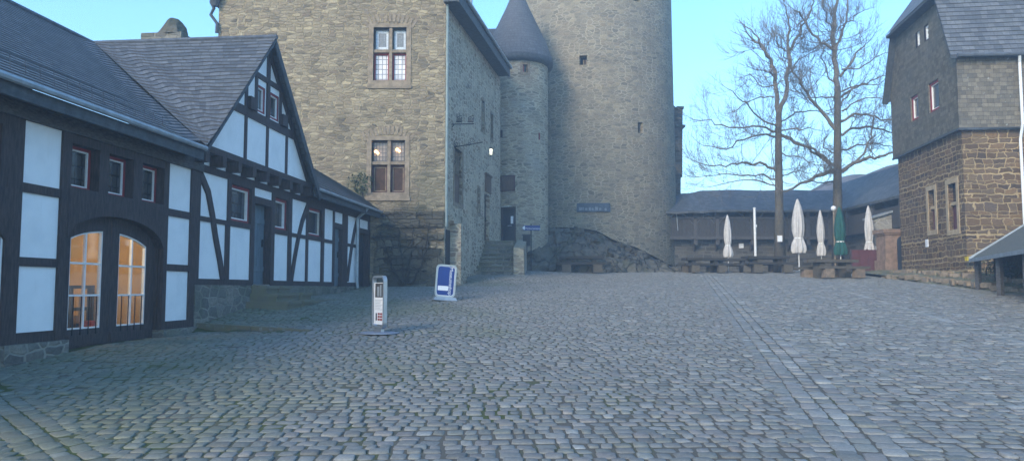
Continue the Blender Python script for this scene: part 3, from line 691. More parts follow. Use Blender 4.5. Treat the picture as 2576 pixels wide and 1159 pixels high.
m = MB(); a, b, n0, n1, z0, z1 = -0.6, 3.0, -0.32, -3.2, 0.76, 3.05           # lit room behind the arched door
for q in ([(a, n1, z0), (b, n1, z0), (b, n1, z1), (a, n1, z1)], [(a, n0, z0), (a, n1, z0), (a, n1, z1), (a, n0, z1)], [(b, n0, z0), (b, n1, z0), (b, n1, z1), (b, n0, z1)], [(a, n0, z1), (b, n0, z1), (b, n1, z1), (a, n1, z1)]):
    m.face([FA.w(*p) for p in q])
m.build('room', M['room'], ch)
m = MB(); m.face([FA.w(a, n0, z0), FA.w(b, n0, z0), FA.w(b, n1, z0), FA.w(a, n1, z0)]); m.build('room_floor', M['room_floor'], ch)
lp = bpy.data.lights.new('room_lamp', 'POINT'); lp.energy = 36; lp.color = (1.0, 0.66, 0.36); lp.shadow_soft_size = 0.25
lo = bpy.data.objects.new('room_lamp', lp); col.objects.link(lo); lo.location = FA.w(1.1, -1.3, 2.75)
# things seen through the door
t = thing('wooden_rack', FA.w(2.0, -1.2, 0.76), 'dark open wooden rack standing behind the left glazed leaf of the arched door', 'rack')
m = MB()
for s in (1.55, 2.15, 2.75): m.fb(FA, s, s + 0.07, -1.55, -1.45, 0.765, 1.75)
for z in (1.70, 1.30): m.fb(FA, 1.5, 2.85, -1.53, -1.47, z, z + 0.06)
m.build('frame', M['timber'], t)
t = thing('armchair', FA.w(2.7, -2.0, 0.76), 'tan upholstered armchair inside the lit room behind the arched door', 'chair')
m = MB(); m.fb(FA, 2.55, 2.95, -2.3, -1.8, 1.05, 1.2); m.build('seat', M['chair'], t)
m = MB(); m.fb(FA, 2.88, 2.97, -2.3, -1.8, 1.2, 1.6); m.build('backrest', M['chair'], t)
for s in (2.58, 2.9):
    for n in (-2.25, -1.85): m = MB(); m.fb(FA, s, s + 0.04, n, n + 0.04, 0.765, 1.05); m.build('leg', M['timber'], t)
t = thing('footstool', FA.w(2.45, -1.1, 0.76), 'small dark red footstool low behind the arched glass door', 'stool')
m = MB(); m.fb(FA, 2.2, 2.55, -1.3, -0.95, 1.0, 1.12); m.build('cushion', M['chair_red'], t)
for s in (2.22, 2.5):
    for n in (-1.28, -1.0): m = MB(); m.fb(FA, s, s + 0.03, n, n + 0.03, 0.765, 1.0); m.build('leg', M['timber'], t)

# roof of the carriage house; valley with the gable roof swept in slate
EN, EZ, RN, RZ = 0.45, 4.38, -4.15, 7.60
GC, GE0, GE1 = 6.36, 3.20, 9.55                       # gable ridge and eaves along s
KR = (RZ - EZ) / (EN - RN)
def valley_s(n): return GE0 + (GC - GE0) * (EN - n) / (EN - RN)
def roof_a(n): t = (EN - n) / (EN - RN); return EZ + (RZ - EZ) * t - 0.12 * math.sin(math.pi * min(1, t * 1.0)) * 0.5
m = MB(); nn = 24
NS = [EN + (RN - EN) * j / nn for j in range(nn + 1)]
SS = [-9 + i * 0.6 for i in range(0, 20)]
L = [0]
for j in range(nn): L.append(L[-1] + math.hypot(NS[j + 1] - NS[j], roof_a(NS[j + 1]) - roof_a(NS[j])))
def cove(d, w=0.9): return 0.07 * max(0, 1 - d / w) ** 2          # swept valley: both slopes lift gently into it
def f_car(a, b):
    n = EN + (RN - EN) * b; v = valley_s(n); s_ = -9 + (v + 9) * (1 - (1 - a) ** 1.6); return FA.w(s_, n, roof_a(n) + cove(v - s_))
def w_car(a, b): d = (valley_s(EN + (RN - EN) * b) + 9) * (1 - a) ** 1.6; return .035 * math.exp(-d / .8) + .006 * math.sin(d * 6) * math.exp(-d / 1.6)
courses(m, f_car, 36, 44, .018, w_car, 14.0)
m.face([FA.w(-9, RN, RZ), FA.w(GC, RN, RZ), FA.w(GC, RN - 4.5, EZ), FA.w(-9, RN - 4.5, EZ)])
rf = m.build('roof', M['slate'], ch)
m = MB(); m.tube([FA.w(-9, RN, RZ + 0.02), FA.w(GC, RN, RZ + 0.02)], 0.06, 6); m.build('ridge_cap', M['ridge'], rf)
m = MB(); m.tube([FA.w(-9, EN + 0.05, 4.375), FA.w(3.12, EN + 0.05, 4.375)], 0.05, 8); m.build('gutter', M['zinc'], rf)
m = MB(); m.fb(FA, -9, 3.16, EN - 0.06, EN - 0.01, 4.16, 4.34); m.build('fascia', M['fascia'], rf)
m = MB(); m.fb(FA, -9, 3.16, 0.08, EN - 0.062, 4.24, 4.30); m.build('soffit', M['timber'], rf)
m = MB()                                              # snow guard: two rails on small brackets
for dn in (0.42, 0.52):
    n = EN - dn; m.tube([FA.w(-9, n, roof_a(n) + (0.12 if dn < 0.5 else 0.19)), FA.w(2.7, n, roof_a(n) + (0.12 if dn < 0.5 else 0.19))], 0.006, 5)
for i in range(40):
    s = -8.9 + i * 0.29; m.tube([FA.w(s, EN - 0.42, roof_a(EN - 0.42)), FA.w(s, EN - 0.44, roof_a(EN - 0.42) + 0.2)], 0.007, 4)
m.build('snow_guard', M['ridge'], rf)

# ------------------------------------------------------------------ gable house (middle of the left row)
gh = thing('gable_house', FA.w(7.0, 0, 1.1), 'half-timbered house with a tall white gable and three grey doors beside the stone hall', 'house', 'half-timbered houses')
SILL0, SILL1 = 1.775, 1.90; MR0, MR1 = 3.06, 3.16; TR0, TR1 = 4.06, 4.21
X = lambda zx: S(452.7 + zx * 0.4062)
d1 = (X(447), X(560)); d2 = (X(950), X(1002)); d3 = (X(1105), X(1163))
w1 = (X(303), X(437)); w2 = (X(578), X(664)); w3 = (X(786), X(880))
m = MB()
m.wall(FA, 3.86, 16.0, 0.7, 4.52, [(d1[0], d1[1], 1.80, 3.76, 0.3), (d2[0], d2[1], 1.76, 3.62, 0.25), (d3[0], d3[1], 1.74, 3.66, 0.3),
                                 (w1[0], w1[1], MR1, 4.02, 0.3), (w2[0], w2[1], MR1, 4.0, 0.3), (w3[0], w3[1], MR1, 4.0, 0.3)])
m.face([FA.w(3.86, 0, 4.52), FA.w(16, 0, 4.52), FA.w(16, -7, TR1), FA.w(3.86, -7, TR1)]); m.face([FA.w(16, 0, 0), FA.w(16, 0, 4.52), FA.w(16, -7, TR1), FA.w(16, -7, 0)])
m.face([FA.w(3.86, -7, 0), FA.w(16, -7, 0), FA.w(16, -7, TR1), FA.w(3.86, -7, TR1)])
gw = m.build('wall', M['plaster'], gh)
m = MB()
def post(a, b, z0, z1): m.fb(FA, a, b, -0.05, 0.034, z0, z1)
def rail(a, b, z0, z1): m.fb(FA, a, b, -0.05, 0.026, z0, z1)
for a, b in ((3.87, d1[0]), (d1[1], d2[0]), (d2[1], d3[0])): rail(a, b, SILL0, SILL1)
for a, b in ((3.87, d1[0]), (d1[1], d2[0]), (d2[1], d3[0])): rail(a, b, MR0, MR1)
rail(3.87, 16.0, TR0, TR1); rail(9.6, 16.0, TR1 + .002, 4.36)
for zx0, zx1, z0, z1 in ((275, 300, SILL1, MR0), (283, 303, MR1, TR0), (430, 447, SILL1, TR0), (560, 577, SILL1, TR0), (664, 684, SILL1, TR0), (776, 788, SILL1, TR0), (870, 887, SILL1, TR0),
                         (942, 951, SILL1, TR0), (1002, 1032, SILL1, TR0), (1096, 1106, SILL1, TR0), (1160, 1180, 1.5, TR0)):
    post(X(zx0), X(zx1), z0, z1)
rail(d1[0], d1[1], 3.76, 3.86); rail(d2[0], d2[1], 3.62, 3.72); rail(d3[0], d3[1], 3.66, 3.76); rail(w1[0], w1[1], 3.99, TR0); rail(w2[0], w2[1], 3.97, TR0); rail(w3[0], w3[1], 3.97, TR0)
for (a, b), z0_, z1_ in ((w1, MR1, 4.02), (w2, MR1, 4.0), (w3, MR1, 4.0), (d1, 1.8, 3.76), (d2, 1.76, 3.62), (d3, 1.74, 3.66)): m.ring(FA, rect(a, b, z0_, z1_), rect(a + .025, b - .025, z0_ + (.025 if z0_ > 2 else .001), z1_ - .025), -0.3, 0.02)
def brace(pts, wd): m.beam(FA, pts, wd, -0.04, 0.042)
F = lambda zx, zy: FA.px(452.7 + zx * 0.4062, 434.6 + zy * 0.4062)
brace([F(*p) for p in ((122, 10), (168, 120), (194, 260), (214, 400), (240, 540), (258, 656))], 0.17)
brace([F(*p) for p in ((788, 200), (752, 300), (728, 400), (704, 530), (684, 664))], 0.17)
brace([F(*p) for p in ((1102, 262), (1078, 350), (1060, 450), (1042, 580), (1032, 668))], 0.17)
m.build('timber_frame', M['timber'], gh)
m = MB(); m.wall(FA, 3.72, 9.2, 0.5, 1.775, n=0.05); m.face([FA.w(3.72, 0.05, 1.775), FA.w(9.2, 0.05, 1.775), FA.w(9.2, -0.2, 1.775), FA.w(3.72, -0.2, 1.775)]); m.wall(FA, 9.2, 16.0, 0.9, 1.775, n=0.03)
m.face([FA.w(3.72, 0.05, 0.5), FA.w(3.72, 0.05, 1.775), FA.w(3.72, -0.3, 1.775), FA.w(3.72, -0.3, 0.5)])
m.build('plinth', M['plinth'], gh)
for (a, b), zt in ((w1, 4.0), (w2, 3.98), (w3, 3.98)): window(FA, gh, a, b, MR1 + 0.005, zt, -0.12, M['red'], M['lead_blue'], 0.075, M['white_paint'], 0.03, th=0.16)
plank_door(FA, gh, d1[0] + 0.05, d1[1] - 0.04, 1.80, 3.70, -0.16, M['door_grey'], 'blue-grey plank door above the stone steps')
plank_door(FA, gh, d2[0] + 0.03, d2[1] - 0.03, 1.76, 3.60, -0.10, M['door_grey'], 'narrow blue-grey door beside the downpipe')
plank_door(FA, gh, d3[0] + 0.05, d3[1] - 0.05, 1.74, 3.64, -0.16, M['door_dark'], 'dark door at the end next to the stone hall')
for (a, b), z1 in ((d1, 3.75), (d2, 3.615), (d3, 3.65)):
    m = MB(); m.ring(FA, rect(a + .002, b - .002, 1.79, z1), rect(a + 0.045, b - 0.04, 1.79, z1 - 0.05), -0.2, 0.03); m.build('door_frame', M['timber'], gh)
# gable triangle, jettied out on joist ends
GN = 0.22
def rake(s): return RZ - 0.10 - abs(s - GC) * (RZ - EZ) / (GC - GE0)
GP = lambda zx, zy: FA.px(452.7 + zx * 0.4219, 54.3 + zy * 0.4219, GN)
gw1 = (GP(458, 450)[0], GP(506, 450)[0], GP(480, 545)[1], GP(480, 385)[1]); gw2 = (GP(536, 500)[0], GP(588, 500)[0], gw1[2], gw1[3])
m = MB()
zA, zB = GP(524, 385)[1], GP(524, 600)[1]
tri = [(3.32, 4.5), (9.42, 4.5)]
def gable_infill(z0, z1, s_holes=()):
    def edge(z): return (GC - (rake(GC) - z) * (GC - GE0) / (RZ - EZ), GC + (rake(GC) - z) * (GC - GE0) / (RZ - EZ))
    (a0, b0), (a1, b1) = edge(z0), edge(z1); cuts = sorted([h for hh in s_holes for h in hh[:2]])
    xs0 = [a0] + cuts + [b0]; xs1 = [a1] + [min(max(c, a1), b1) for c in cuts] + [b1]
    for i in range(len(xs0) - 1):
        if i % 2: continue
        m.face([FA.w(xs0[i], GN, z0), FA.w(xs0[i + 1], GN, z0), FA.w(xs1[i + 1], GN, z1), FA.w(xs1[i], GN, z1)])
gable_infill(4.5, gw1[2]); gable_infill(gw1[2], gw1[3], [gw1, gw2]); gable_infill(gw1[3], rake(GC) - 0.01)
m.build('gable_infill', M['plaster'], gh)
m = MB()
def gb(path, wd, n1=0.03): m.beam(FA, path, wd, GN - 0.04, GN + n1)
edge = lambda z: (GC - (rake(GC) - z) * (GC - GE0) / (RZ - EZ), GC + (rake(GC) - z) * (GC - GE0) / (RZ - EZ))
m.fb(FA, 3.22, 9.52, 0.03, GN + 0.05, 4.42, 4.55)
for z, w_ in ((zB - 0.02, 0.2), (zA + 0.1, 0.12)): a, b = edge(z); gb([(a, z), (b, z)], w_, 0.036)
kp = GP(524, 300)[0]; gb([(kp, zB), (kp, rake(kp) - 0.05)], 0.15, 0.042)
for zx in (387, 517, 633): s = GP(zx, 700)[0]; gb([(s, 4.53), (s, zB)], 0.11, 0.03)
for zx in (391, 450, 596, 636): s = GP(zx, 480)[0]; gb([(s, zB), (s, min(zA + 0.1, rake(s) - 0.05))], 0.12, 0.03)
for zx in (415, 607): s = GP(zx, 500)[0]; m.fb(FA, s - 0.16, s + 0.16, GN - 0.02, GN + 0.11, zB + 0.06, zB + 0.34)     # bracket blocks beside the attic windows
for sgn in (-1, 1): gb([(GC + sgn * 3.0, rake(GC + 3.0) - .03), (GC + sgn * 0.05, rake(GC) - 0.08)], 0.14 if sgn > 0 else 0.06, 0.048)
for i in range(9): s = 3.5 + i * 0.72; m.fb(FA, s, s + 0.17, 0.015, GN + 0.08, 4.20, 4.419)                                 # joist ends
m.build('gable_timber', M['timber'], gh)
for g in (gw1, gw2): window(FA, gh, g[0], g[1], g[2], g[3], GN - 0.06, M['red'], M['lead_dark'], 0.05, M['white_paint'], 0.028, th=0.1)
# roof: left slope meets the carriage house in the swept valley, right slope runs down to the wing
m = MB(); VN = EN + 0.02
def roof_g(s): return RZ - abs(s - GC) * (RZ - EZ) / (GC - GE0)
def nvs(s_): return EN + (RN - EN) * (s_ - GE0) / (GC - GE0)
def f_gab(a, b):
    s_ = GE0 + (GC - GE0) * b; v = nvs(s_); d = (VN - v) * a ** 1.5; return FA.w(s_, v + d, roof_g(s_) + cove(d, 1.2))
def w_gab(a, b):
    d = (VN - nvs(GE0 + (GC - GE0) * b)) * a ** 1.5; return (-.016 * math.exp(-((d - .25) / .3) ** 2) + .016 * math.sin(d * 8.0 + 2.2) * math.exp(-d / .95) * min(1, d * 2.5) + .004 * math.sin(d * 3 + b * 9)) * min(1, (1 - b) * 8) * min(1, b * 8 + .2)
courses(m, f_gab, 29, 44, .021, w_gab, 4.6)
m.face([FA.w(GC, VN, RZ), FA.w(GE1, VN, roof_g(GE1)), FA.w(GE1, RN, roof_g(GE1)), FA.w(GC, RN, RZ)])
grf = m.build('roof', M['slate'], gh)
m = MB(); m.tube([FA.w(GC, VN + 0.02, RZ + 0.02), FA.w(GC, RN, RZ + 0.02)], 0.06, 6); m.build('ridge_cap', M['ridge'], grf)
m = MB()
for sgn, e in ((-1, GE0), (1, GE1)):
    A_, B_ = (e, roof_g(e) - 0.01), (GC, RZ - 0.01); T = 0.24 if sgn > 0 else 0.09
    m.hexa([FA.w(A_[0], VN - 0.05, A_[1] - T), FA.w(B_[0], VN - 0.05, B_[1] - T), FA.w(B_[0], VN + 0.005, B_[1] - T), FA.w(A_[0], VN + 0.005, A_[1] - T)],
           [FA.w(A_[0], VN - 0.05, A_[1]), FA.w(B_[0], VN - 0.05, B_[1]), FA.w(B_[0], VN + 0.005, B_[1]), FA.w(A_[0], VN + 0.005, A_[1])])
m.build('barge_board', M['fascia'], grf)
m = MB()                                              # stone chimney with a peaked, weathered cap just behind the ridge
ca = FA.w(7.3, -3.02, 0); cb = 0.98
m.fb(FA, 6.75, 7.45, -3.16, -2.12, 6.4, 7.97); m.fb(FA, 6.72, 7.48, -2.62, -2.10, 7.2, 7.85)
chim = m.build('chimney', M['plinth'], grf)
m = MB(); m.lathe(FA.w(7.1, -2.52, 7.95), [(0.40, 0.0), (0.33, 0.14), (0.27, 0.27), (0.17, 0.40), (0.10, 0.47), (0.0, 0.49)], 10, lambda t, z: 1 + 0.18 * math.sin(3 * t + z * 5)); m.build('chimney_cap', M['rock'], grf)
# lower wing roof, sagging down to the stone hall
m = MB(); top = [(9.2, -2.2, 6.55), (12.5, -1.25, 5.72), (15.95, -0.35, 4.98)]; eav = [(9.2, 0.42, 4.42), (12.5, 0.42, 4.40), (15.95, 0.42, 4.42)]
k = 10
def lp2(Q, t): f = t * 2; i = min(1, int(f)); return tuple(Q[i][q] + (Q[i + 1][q] - Q[i][q]) * (f - i) for q in range(3))
def f_wing(a, b): A_, B_ = lp2(eav, a), lp2(top, a); return FA.w(*tuple(A_[q] + (B_[q] - A_[q]) * b for q in range(3)))
courses(m, f_wing, 13, 16, .026, None, 6.8)
m.face([FA.w(*top[0]), FA.w(*top[1]), FA.w(*top[2]), FA.w(15.95, -6, 4.5), FA.w(9.2, -6, 4.5)])
wr = m.build('wing_roof', M['slate'], gh)
m = MB(); m.tube([FA.w(9.45, 0.46, 4.40), FA.w(15.9, 0.46, 4.40)], 0.045, 8); m.build('gutter', M['zinc'], wr)
m = MB(); m.fb(FA, 9.4, 15.95, 0.34, 0.39, 4.20, 4.38); m.fb(FA, 9.4, 15.95, 0.03, 0.338, 4.30, 4.35); m.build('fascia', M['fascia'], wr)
sp = X(1080); m = MB(); m.tube([FA.w(sp, 0.44, 4.38), FA.w(sp, 0.3, 4.22), FA.w(sp, 0.10, 4.05), FA.w(sp, 0.10, 2.0), FA.w(sp, 0.12, 1.72)], 0.055, 8); m.build('downpipe', M['zinc'], gh)

# stone steps before the grey door
t = thing('stone_steps', FA.w(6.9, 0.5, 1.2), 'mossy worn stone steps before the grey door of the gable house', 'steps')
for nm, a, b, nd, z0, z1, k in (('upper_step', -.10, .25, .40, 1.0, 1.775, 2), ('middle_step', -.18, .85, .72, .9, 1.60, 3), ('lower_step', -.38, 1.75, 1.05, .8, 1.42, 4)):
    m = MB(); s0_, s1_ = d1[0] + a, d1[1] + b
    for q in range(k):
        sa, sb = s0_ + (s1_ - s0_) * q / k + .006, s0_ + (s1_ - s0_) * (q + 1) / k - .006; dn, dz = random.uniform(-.05, .03), random.uniform(-.02, .012)
        m.fb(FA, sa, sb, 0.055, nd + dn, z0, z1 - .07 + dz); m.fb(FA, sa - .004, sb + .004, 0.054, nd + dn + .035, z1 - .0699 + dz, z1 + dz)
    m.build(nm, M['stepstone'], t)

# ------------------------------------------------------------------ great stone hall
HC = at(1117, 715, 27.5)[:2]
FP = Frame((HC[0], 27.5), 90); FS = Frame((HC[0], 27.5), 10.3)
hall = thing('stone_hall', (HC[0] - 4, 27.5, 1.8), 'tall rubble-stone castle hall with two cross windows facing the yard', 'castle hall')
hw = [(FP.s(939, 130), FP.s(1022, 130), FP.z(980, 203), FP.z(980, 70)), (FP.s(934, 420), FP.s(1018, 420), FP.z(980, 484), FP.z(980, 353))]
EH = 12.35; L_ = -8.25
m = MB(); m.wall(FP, L_, 0, 0.5, EH, [(*h, 0.35) for h in hw])
apx = (L_ / 2, 18.2); m.face([FP.w(L_, 0, EH), FP.w(0, 0, EH), FP.w(apx[0], 0, apx[1])], [(L_, EH), (0, EH), apx])
m.wall(Frame(FP.w(L_, 0, 0)[:2], 0, -1), 0, 12, 0.5, EH)
hwall = m.build('wall', M['palas'], hall)
# openings of the side wall
def sopen(x0, x1, y0, y1): ym = (y0 + y1) / 2; xm = (x0 + x1) / 2; return (FS.s(x0, ym), FS.s(x1, ym), FS.z(xm, y1), FS.z(xm, y0))
so = dict(cellar=sopen(1124, 1128, 577, 700), cellar2=sopen(1140, 1155, 588, 702), tall=sopen(1142, 1162, 377, 512), slit1=sopen(1211.5, 1217.5, 255, 329), slit2=sopen(1234, 1238.5, 287, 352), slit3=sopen(1201, 1206, 473, 537), door=sopen(1218, 1231, 490, 606))
del so['cellar']
m = MB(); holes = [(*h, 0.28) for h in so.values()]
m.wall(FS, 0, 10.2, 0.8, EH, holes)
m.build('side_wall', M['palas_side'], hall)
def hall_window(h, lower):
    a, b, z0, z1 = h; mid = (a + b) / 2 + 0.02; zt = z0 + (z1 - z0) * (0.56 if not lower else 0.565)
    m = MB(); w = 0.17; m.ring(FP, rect(a - w, b + w, z0 - w, z1 + w * .8), rect(a, b, z0, z1), -0.3, 0.03)
    m.fb(FP, mid - 0.055, mid + 0.055, -0.27, -0.02, z0, z1); m.fb(FP, a, b, -0.265, -0.025, zt - 0.055, zt + 0.055); m.fb(FP, a - 0.2, b + 0.2, -0.05, 0.055, z0 - 0.3, z0 - 0.168)
    f = m.build('window', M['sandstone'], hall)
    for k, (c, d) in enumerate(((a, mid - 0.055), (mid + 0.055, b))):
        m = MB(); m.ring(FP, rect(c, d, z0, zt - 0.055), rect(c + 0.06, d - 0.06, z0 + 0.06, zt - 0.12), -0.24, -0.16); m.build('frame', M['red'] if not lower else M['timber_red'], f)
        m = MB(); m.ring(FP, rect(c, d, zt + 0.055, z1), rect(c + 0.05, d - 0.05, zt + 0.1, z1 - 0.05), -0.24, -0.17); m.build('frame', M['timber_grey'], f)
        m = MB(); m.fb(FP, c + 0.06, d - 0.06, -0.21, -0.2, z0 + 0.06, zt - 0.12); m.build('pane', M['lead_pale'] if not lower else M['brown_pane'], f)
        m = MB()
        if lower:
            m.fb(FP, c + 0.05, d - 0.05, -0.222, -0.212, zt + 0.1, z1 - 0.05); m.build('pane', M['lead_warm'], f)
            m = MB(); m.ring(FP, rect(c + 0.065, d - 0.065, z0 + 0.065, zt - 0.125), rect(c + 0.095, d - 0.095, z0 + 0.095, zt - 0.155), -0.2, -0.18); m.build('beading', M['sandstone'], f)
        else:
            m.ring(FP, rect(c + 0.05, d - 0.05, zt + 0.1, z1 - 0.05), rect(c + 0.15, d - 0.13, zt + 0.2, z1 - 0.15), -0.215, -0.205); m.build('pane_border', M['bluegrey_light'], f)
            m = MB(); m.fb(FP, c + 0.15, d - 0.13, -0.218, -0.208, zt + 0.2, z1 - 0.15); m.build('pane', M['lead_grey'], f)
    return f
hall_window(hw[0], False); f = hall_window(hw[1], True)
for (px_, py_) in ((943, 379), (997, 374)):          # two lamps shining behind the upper panes of the lower window
    s_, z_ = FP.px(px_, py_)
    for _k, (r_, dx_, dz_) in enumerate(((0.05, 0, 0), (0.04, 0.07, -0.06))):
        m = MB(); m.lathe(FP.w(s_ + dx_, -0.195, z_ + dz_), [(0.0, -r_)] + [(r_ * math.sin(q), -r_ * math.cos(q)) for q in (0.6, 1.2, 1.9, 2.5)] + [(0, r_)], 10)
        m.build('lamp_glow', M['bulb'], f)
# rough stepped footing courses at the foot of the front wall
m = MB(); z = 1.55; rnd = random.Random(4)
while z < 4.35:
    h_ = rnd.uniform(.2, .32); f_ = (z - 1.55) / 2.8; s_ = -2.62 + .5 * f_
    while s_ < -0.03:
        l_ = rnd.uniform(.22, .75); e_ = min(s_ + l_, -0.012)
        if rnd.random() < .93 - .5 * f_ ** 2: m.fb(FP, s_ + .006, e_ - .006, -.03, .025 + .11 * (1 - f_) + rnd.uniform(0, .05), z + .005, z + h_ - .006 - rnd.uniform(0, .02))
        s_ += l_
    z += h_
m.build('footing', M['footing'], hall)
# relieving arches over the windows
for h in hw:
    m = MB(); c = (h[0] + h[1]) / 2; z0 = h[3] + 0.22; n_ = 13
    for i in range(n_):
        t = -1.0 + 2.0 * i / (n_ - 1); a0 = t * 0.55; r0, r1 = 1.5, 1.5 + random.uniform(.24, .36); cz = z0 - 1.5
        wd = 0.055
        m.poly(FP, [(c + r0 * math.sin(a0 - wd / 2), cz + r0 * math.cos(a0 - wd / 2)), (c + r0 * math.sin(a0 + wd / 2), cz + r0 * math.cos(a0 + wd / 2)), (c + r1 * math.sin(a0 + wd / 2), cz + r1 * math.cos(a0 + wd / 2)), (c + r1 * math.sin(a0 - wd / 2), cz + r1 * math.cos(a0 - wd / 2))], -0.02, 0.018)
    m.build('relieving_arch', M['sandstone'], hall)
m = MB(); pz = FS.z(1120, 25); m.tube([FP.w(0.055, -0.02, EH - .3), FP.w(0.055, -0.02, 3.9)], 0.05, 8); m.build('downpipe', M['copper'], hall)
m = MB(); m.fb(FS, 0.72, 1.62, -0.02, 0.42, 1.0, 4.05); m.fb(FS, 0.5, 1.9, -0.02, 0.20, 4.05, 4.3)
m.build('buttress', M['palas_side'], hall)
h = so['cellar2']; plank_door(FS, hall, h[0], h[1], h[2], h[3] - 0.02, -0.1, M['door_grey'], 'dark grey-green cellar door in the side wall', planks=4)
m = MB(); m.fb(FS, 0.12, 0.66, -0.01, 0.03, 1.9, FS.z(1120, 577)); d = m.build('door', M['door_dark'], hall); d['label'] = 'dark narrow door just round the hall corner'
h = so['door']; plank_door(FS, hall, h[0], h[1], h[2], h[3] - 0.02, -0.18, M['door_brown'], 'dark red-brown door at the head of the outer stair', planks=4)
m = MB(); a, b = FS.s(1219, 460), FS.s(1233, 460); m.fb(FS, a, b, -0.02, 0.05, FS.z(1226, 485), FS.z(1226, 443)); m.fb(FS, a - .05, b + .05, 0.0, 0.10, FS.z(1226, 443), FS.z(1226, 439)); m.build('door_panel', M['brown_board'], hall)
h = so['tall']; zc = (h[2] + h[3]) / 2 + 0.1
m = MB(); m.fb(FS, h[0], h[1], -0.16, -0.12, h[2], zc); w_ = m.build('window', M['brown_board'], hall)
m = MB(); m.fb(FS, h[0], h[1], -0.20, -0.17, zc, h[3]); m.build('pane', M['lead_dark'], w_)
m = MB()
for i in range(4): s = h[0] + (h[1] - h[0]) * (i + .5) / 4; m.fb(FS, s - 0.02, s + 0.02, -0.16, -0.1, zc, h[3])
m.build('mullion', M['sandstone'], w_)
m = MB(); m.ring(FS, rect(h[0] - .15, h[1] + .15, h[2] - .15, h[3] + .15), rect(h[0], h[1], h[2], h[3]), -0.2, 0.025); m.build('surround', M['sandstone'], w_)
for k in ('slit1', 'slit2', 'slit3'):
    h = so[k]; m = MB(); m.ring(FS, rect(h[0] - .10, h[1] + .10, h[2] - .10, h[3] + .10), rect(h[0], h[1], h[2], h[3]), -0.2, 0.02); w_ = m.build('window', M['sandstone'], hall)
    m = MB(); m.fb(FS, h[0], h[1], -0.24, -0.2, h[2], h[3]); m.build('pane', M['lead_dark'], w_)
# hall roof with deep boxed eaves
Cw = FS.w; ridge0 = FP.w(apx[0], 0.3, apx[1] + 0.1); ridge1 = (ridge0[0] + 12.5 * FS.u[0], ridge0[1] + 12.5 * FS.u[1], apx[1] + 0.1)
m = MB(); EV = 0.55; EB = 12.02
e0, e1 = FS.w(-0.3, EV, EB + 0.32), FS.w(9.75, EV, EB + 0.32); m.face([e0, e1, ridge1, ridge0])
l0 = FP.w(L_ - EV, 0.3, EB + 0.32); l1 = (l0[0], l0[1] + 12, l0[2]); m.face([l0, ridge0, ridge1, l1]); m.face([e1, l1, ridge1])
hr = m.build('roof', M['slate_far'], hall)
m = MB(); m.fb(FS, -0.3, 9.75, EV - 0.04, EV + 0.012, EB - 0.08, EB + 0.34); m.fb(FS, -0.3, 9.75, -0.02, EV - 0.042, EB - 0.04, EB + 0.02); m.build('fascia', M['fascia'], hr)
m = MB(); m.tube([FS.w(-0.3, EV + 0.08, EB + 0.36), FS.w(9.75, EV + 0.08, EB + 0.36)], 0.07, 8); m.build('gutter', M['zinc'], hr)
m = MB(); dz = EB + 0.9; m.fb(FS, 3.4, 4.7, -1.6, -0.35, dz, dz + 3.2); dm = m.build('dormer', M['slate_wall'], hr)
m = MB(); m.poly(Frame(FS.w(4.05, 0, 0)[:2], 10.3), [(-0.9, dz + 3.1), (0.9, dz + 3.1), (0, dz + 4.2)], -1.7, -0.2); m.build('dormer_roof', M['slate_far'], dm)
m = MB(); p = at(1185, 20, 36); m.tube([(p[0], p[1], p[2] - 0.6), (p[0], p[1], p[2] + 3)], 0.06, 8); m.build('roof_mast', M['zinc'], hr)
m = MB(); q = FP.w(L_, 0.05, 0)
m.tube([(q[0] - 0.25, 27.4, 12.6), at(531, 8, 27.4), at(538, 22, 27.4), at(530, 38, 27.4), at(546, 60, 27.4), (q[0] - 0.02, 27.4, 10.9)], 0.06, 7); m.build('downpipe', M['fascia'], hall)
m = MB(); c_ = at(541, 0, 27.35); m.lathe(c_, [(0.1, -0.25), (0.2, 0.0), (0.24, 0.3), (0.26, 0.9)], 10); m.build('rain_head', M['fascia'], hall)
# lower roof between hall and stair turret
t = thing('link_roof', at(1230, 90, 41), 'small slate roof just behind the stair turret cone, between hall and keep', 'roof')
m = MB(); a, b = at(1205, 74, 41), at(1262, 72, 41); c, d = at(1262, 140, 39.8), at(1205, 140, 39.8); m.hexa([d, c, (c[0], c[1] + 3, c[2]), (d[0], d[1] + 3, d[2])], [a, b, (b[0], b[1] + 1, b[2]), (a[0], a[1] + 1, a[2])])
m.build('slates', M['slate_far'], t); m = MB(); m.box((a[0] + .6, 41.8, c[2] - 5), (1.2, 2, 9.9)); m.build('wall', M['wall_dark'], t)

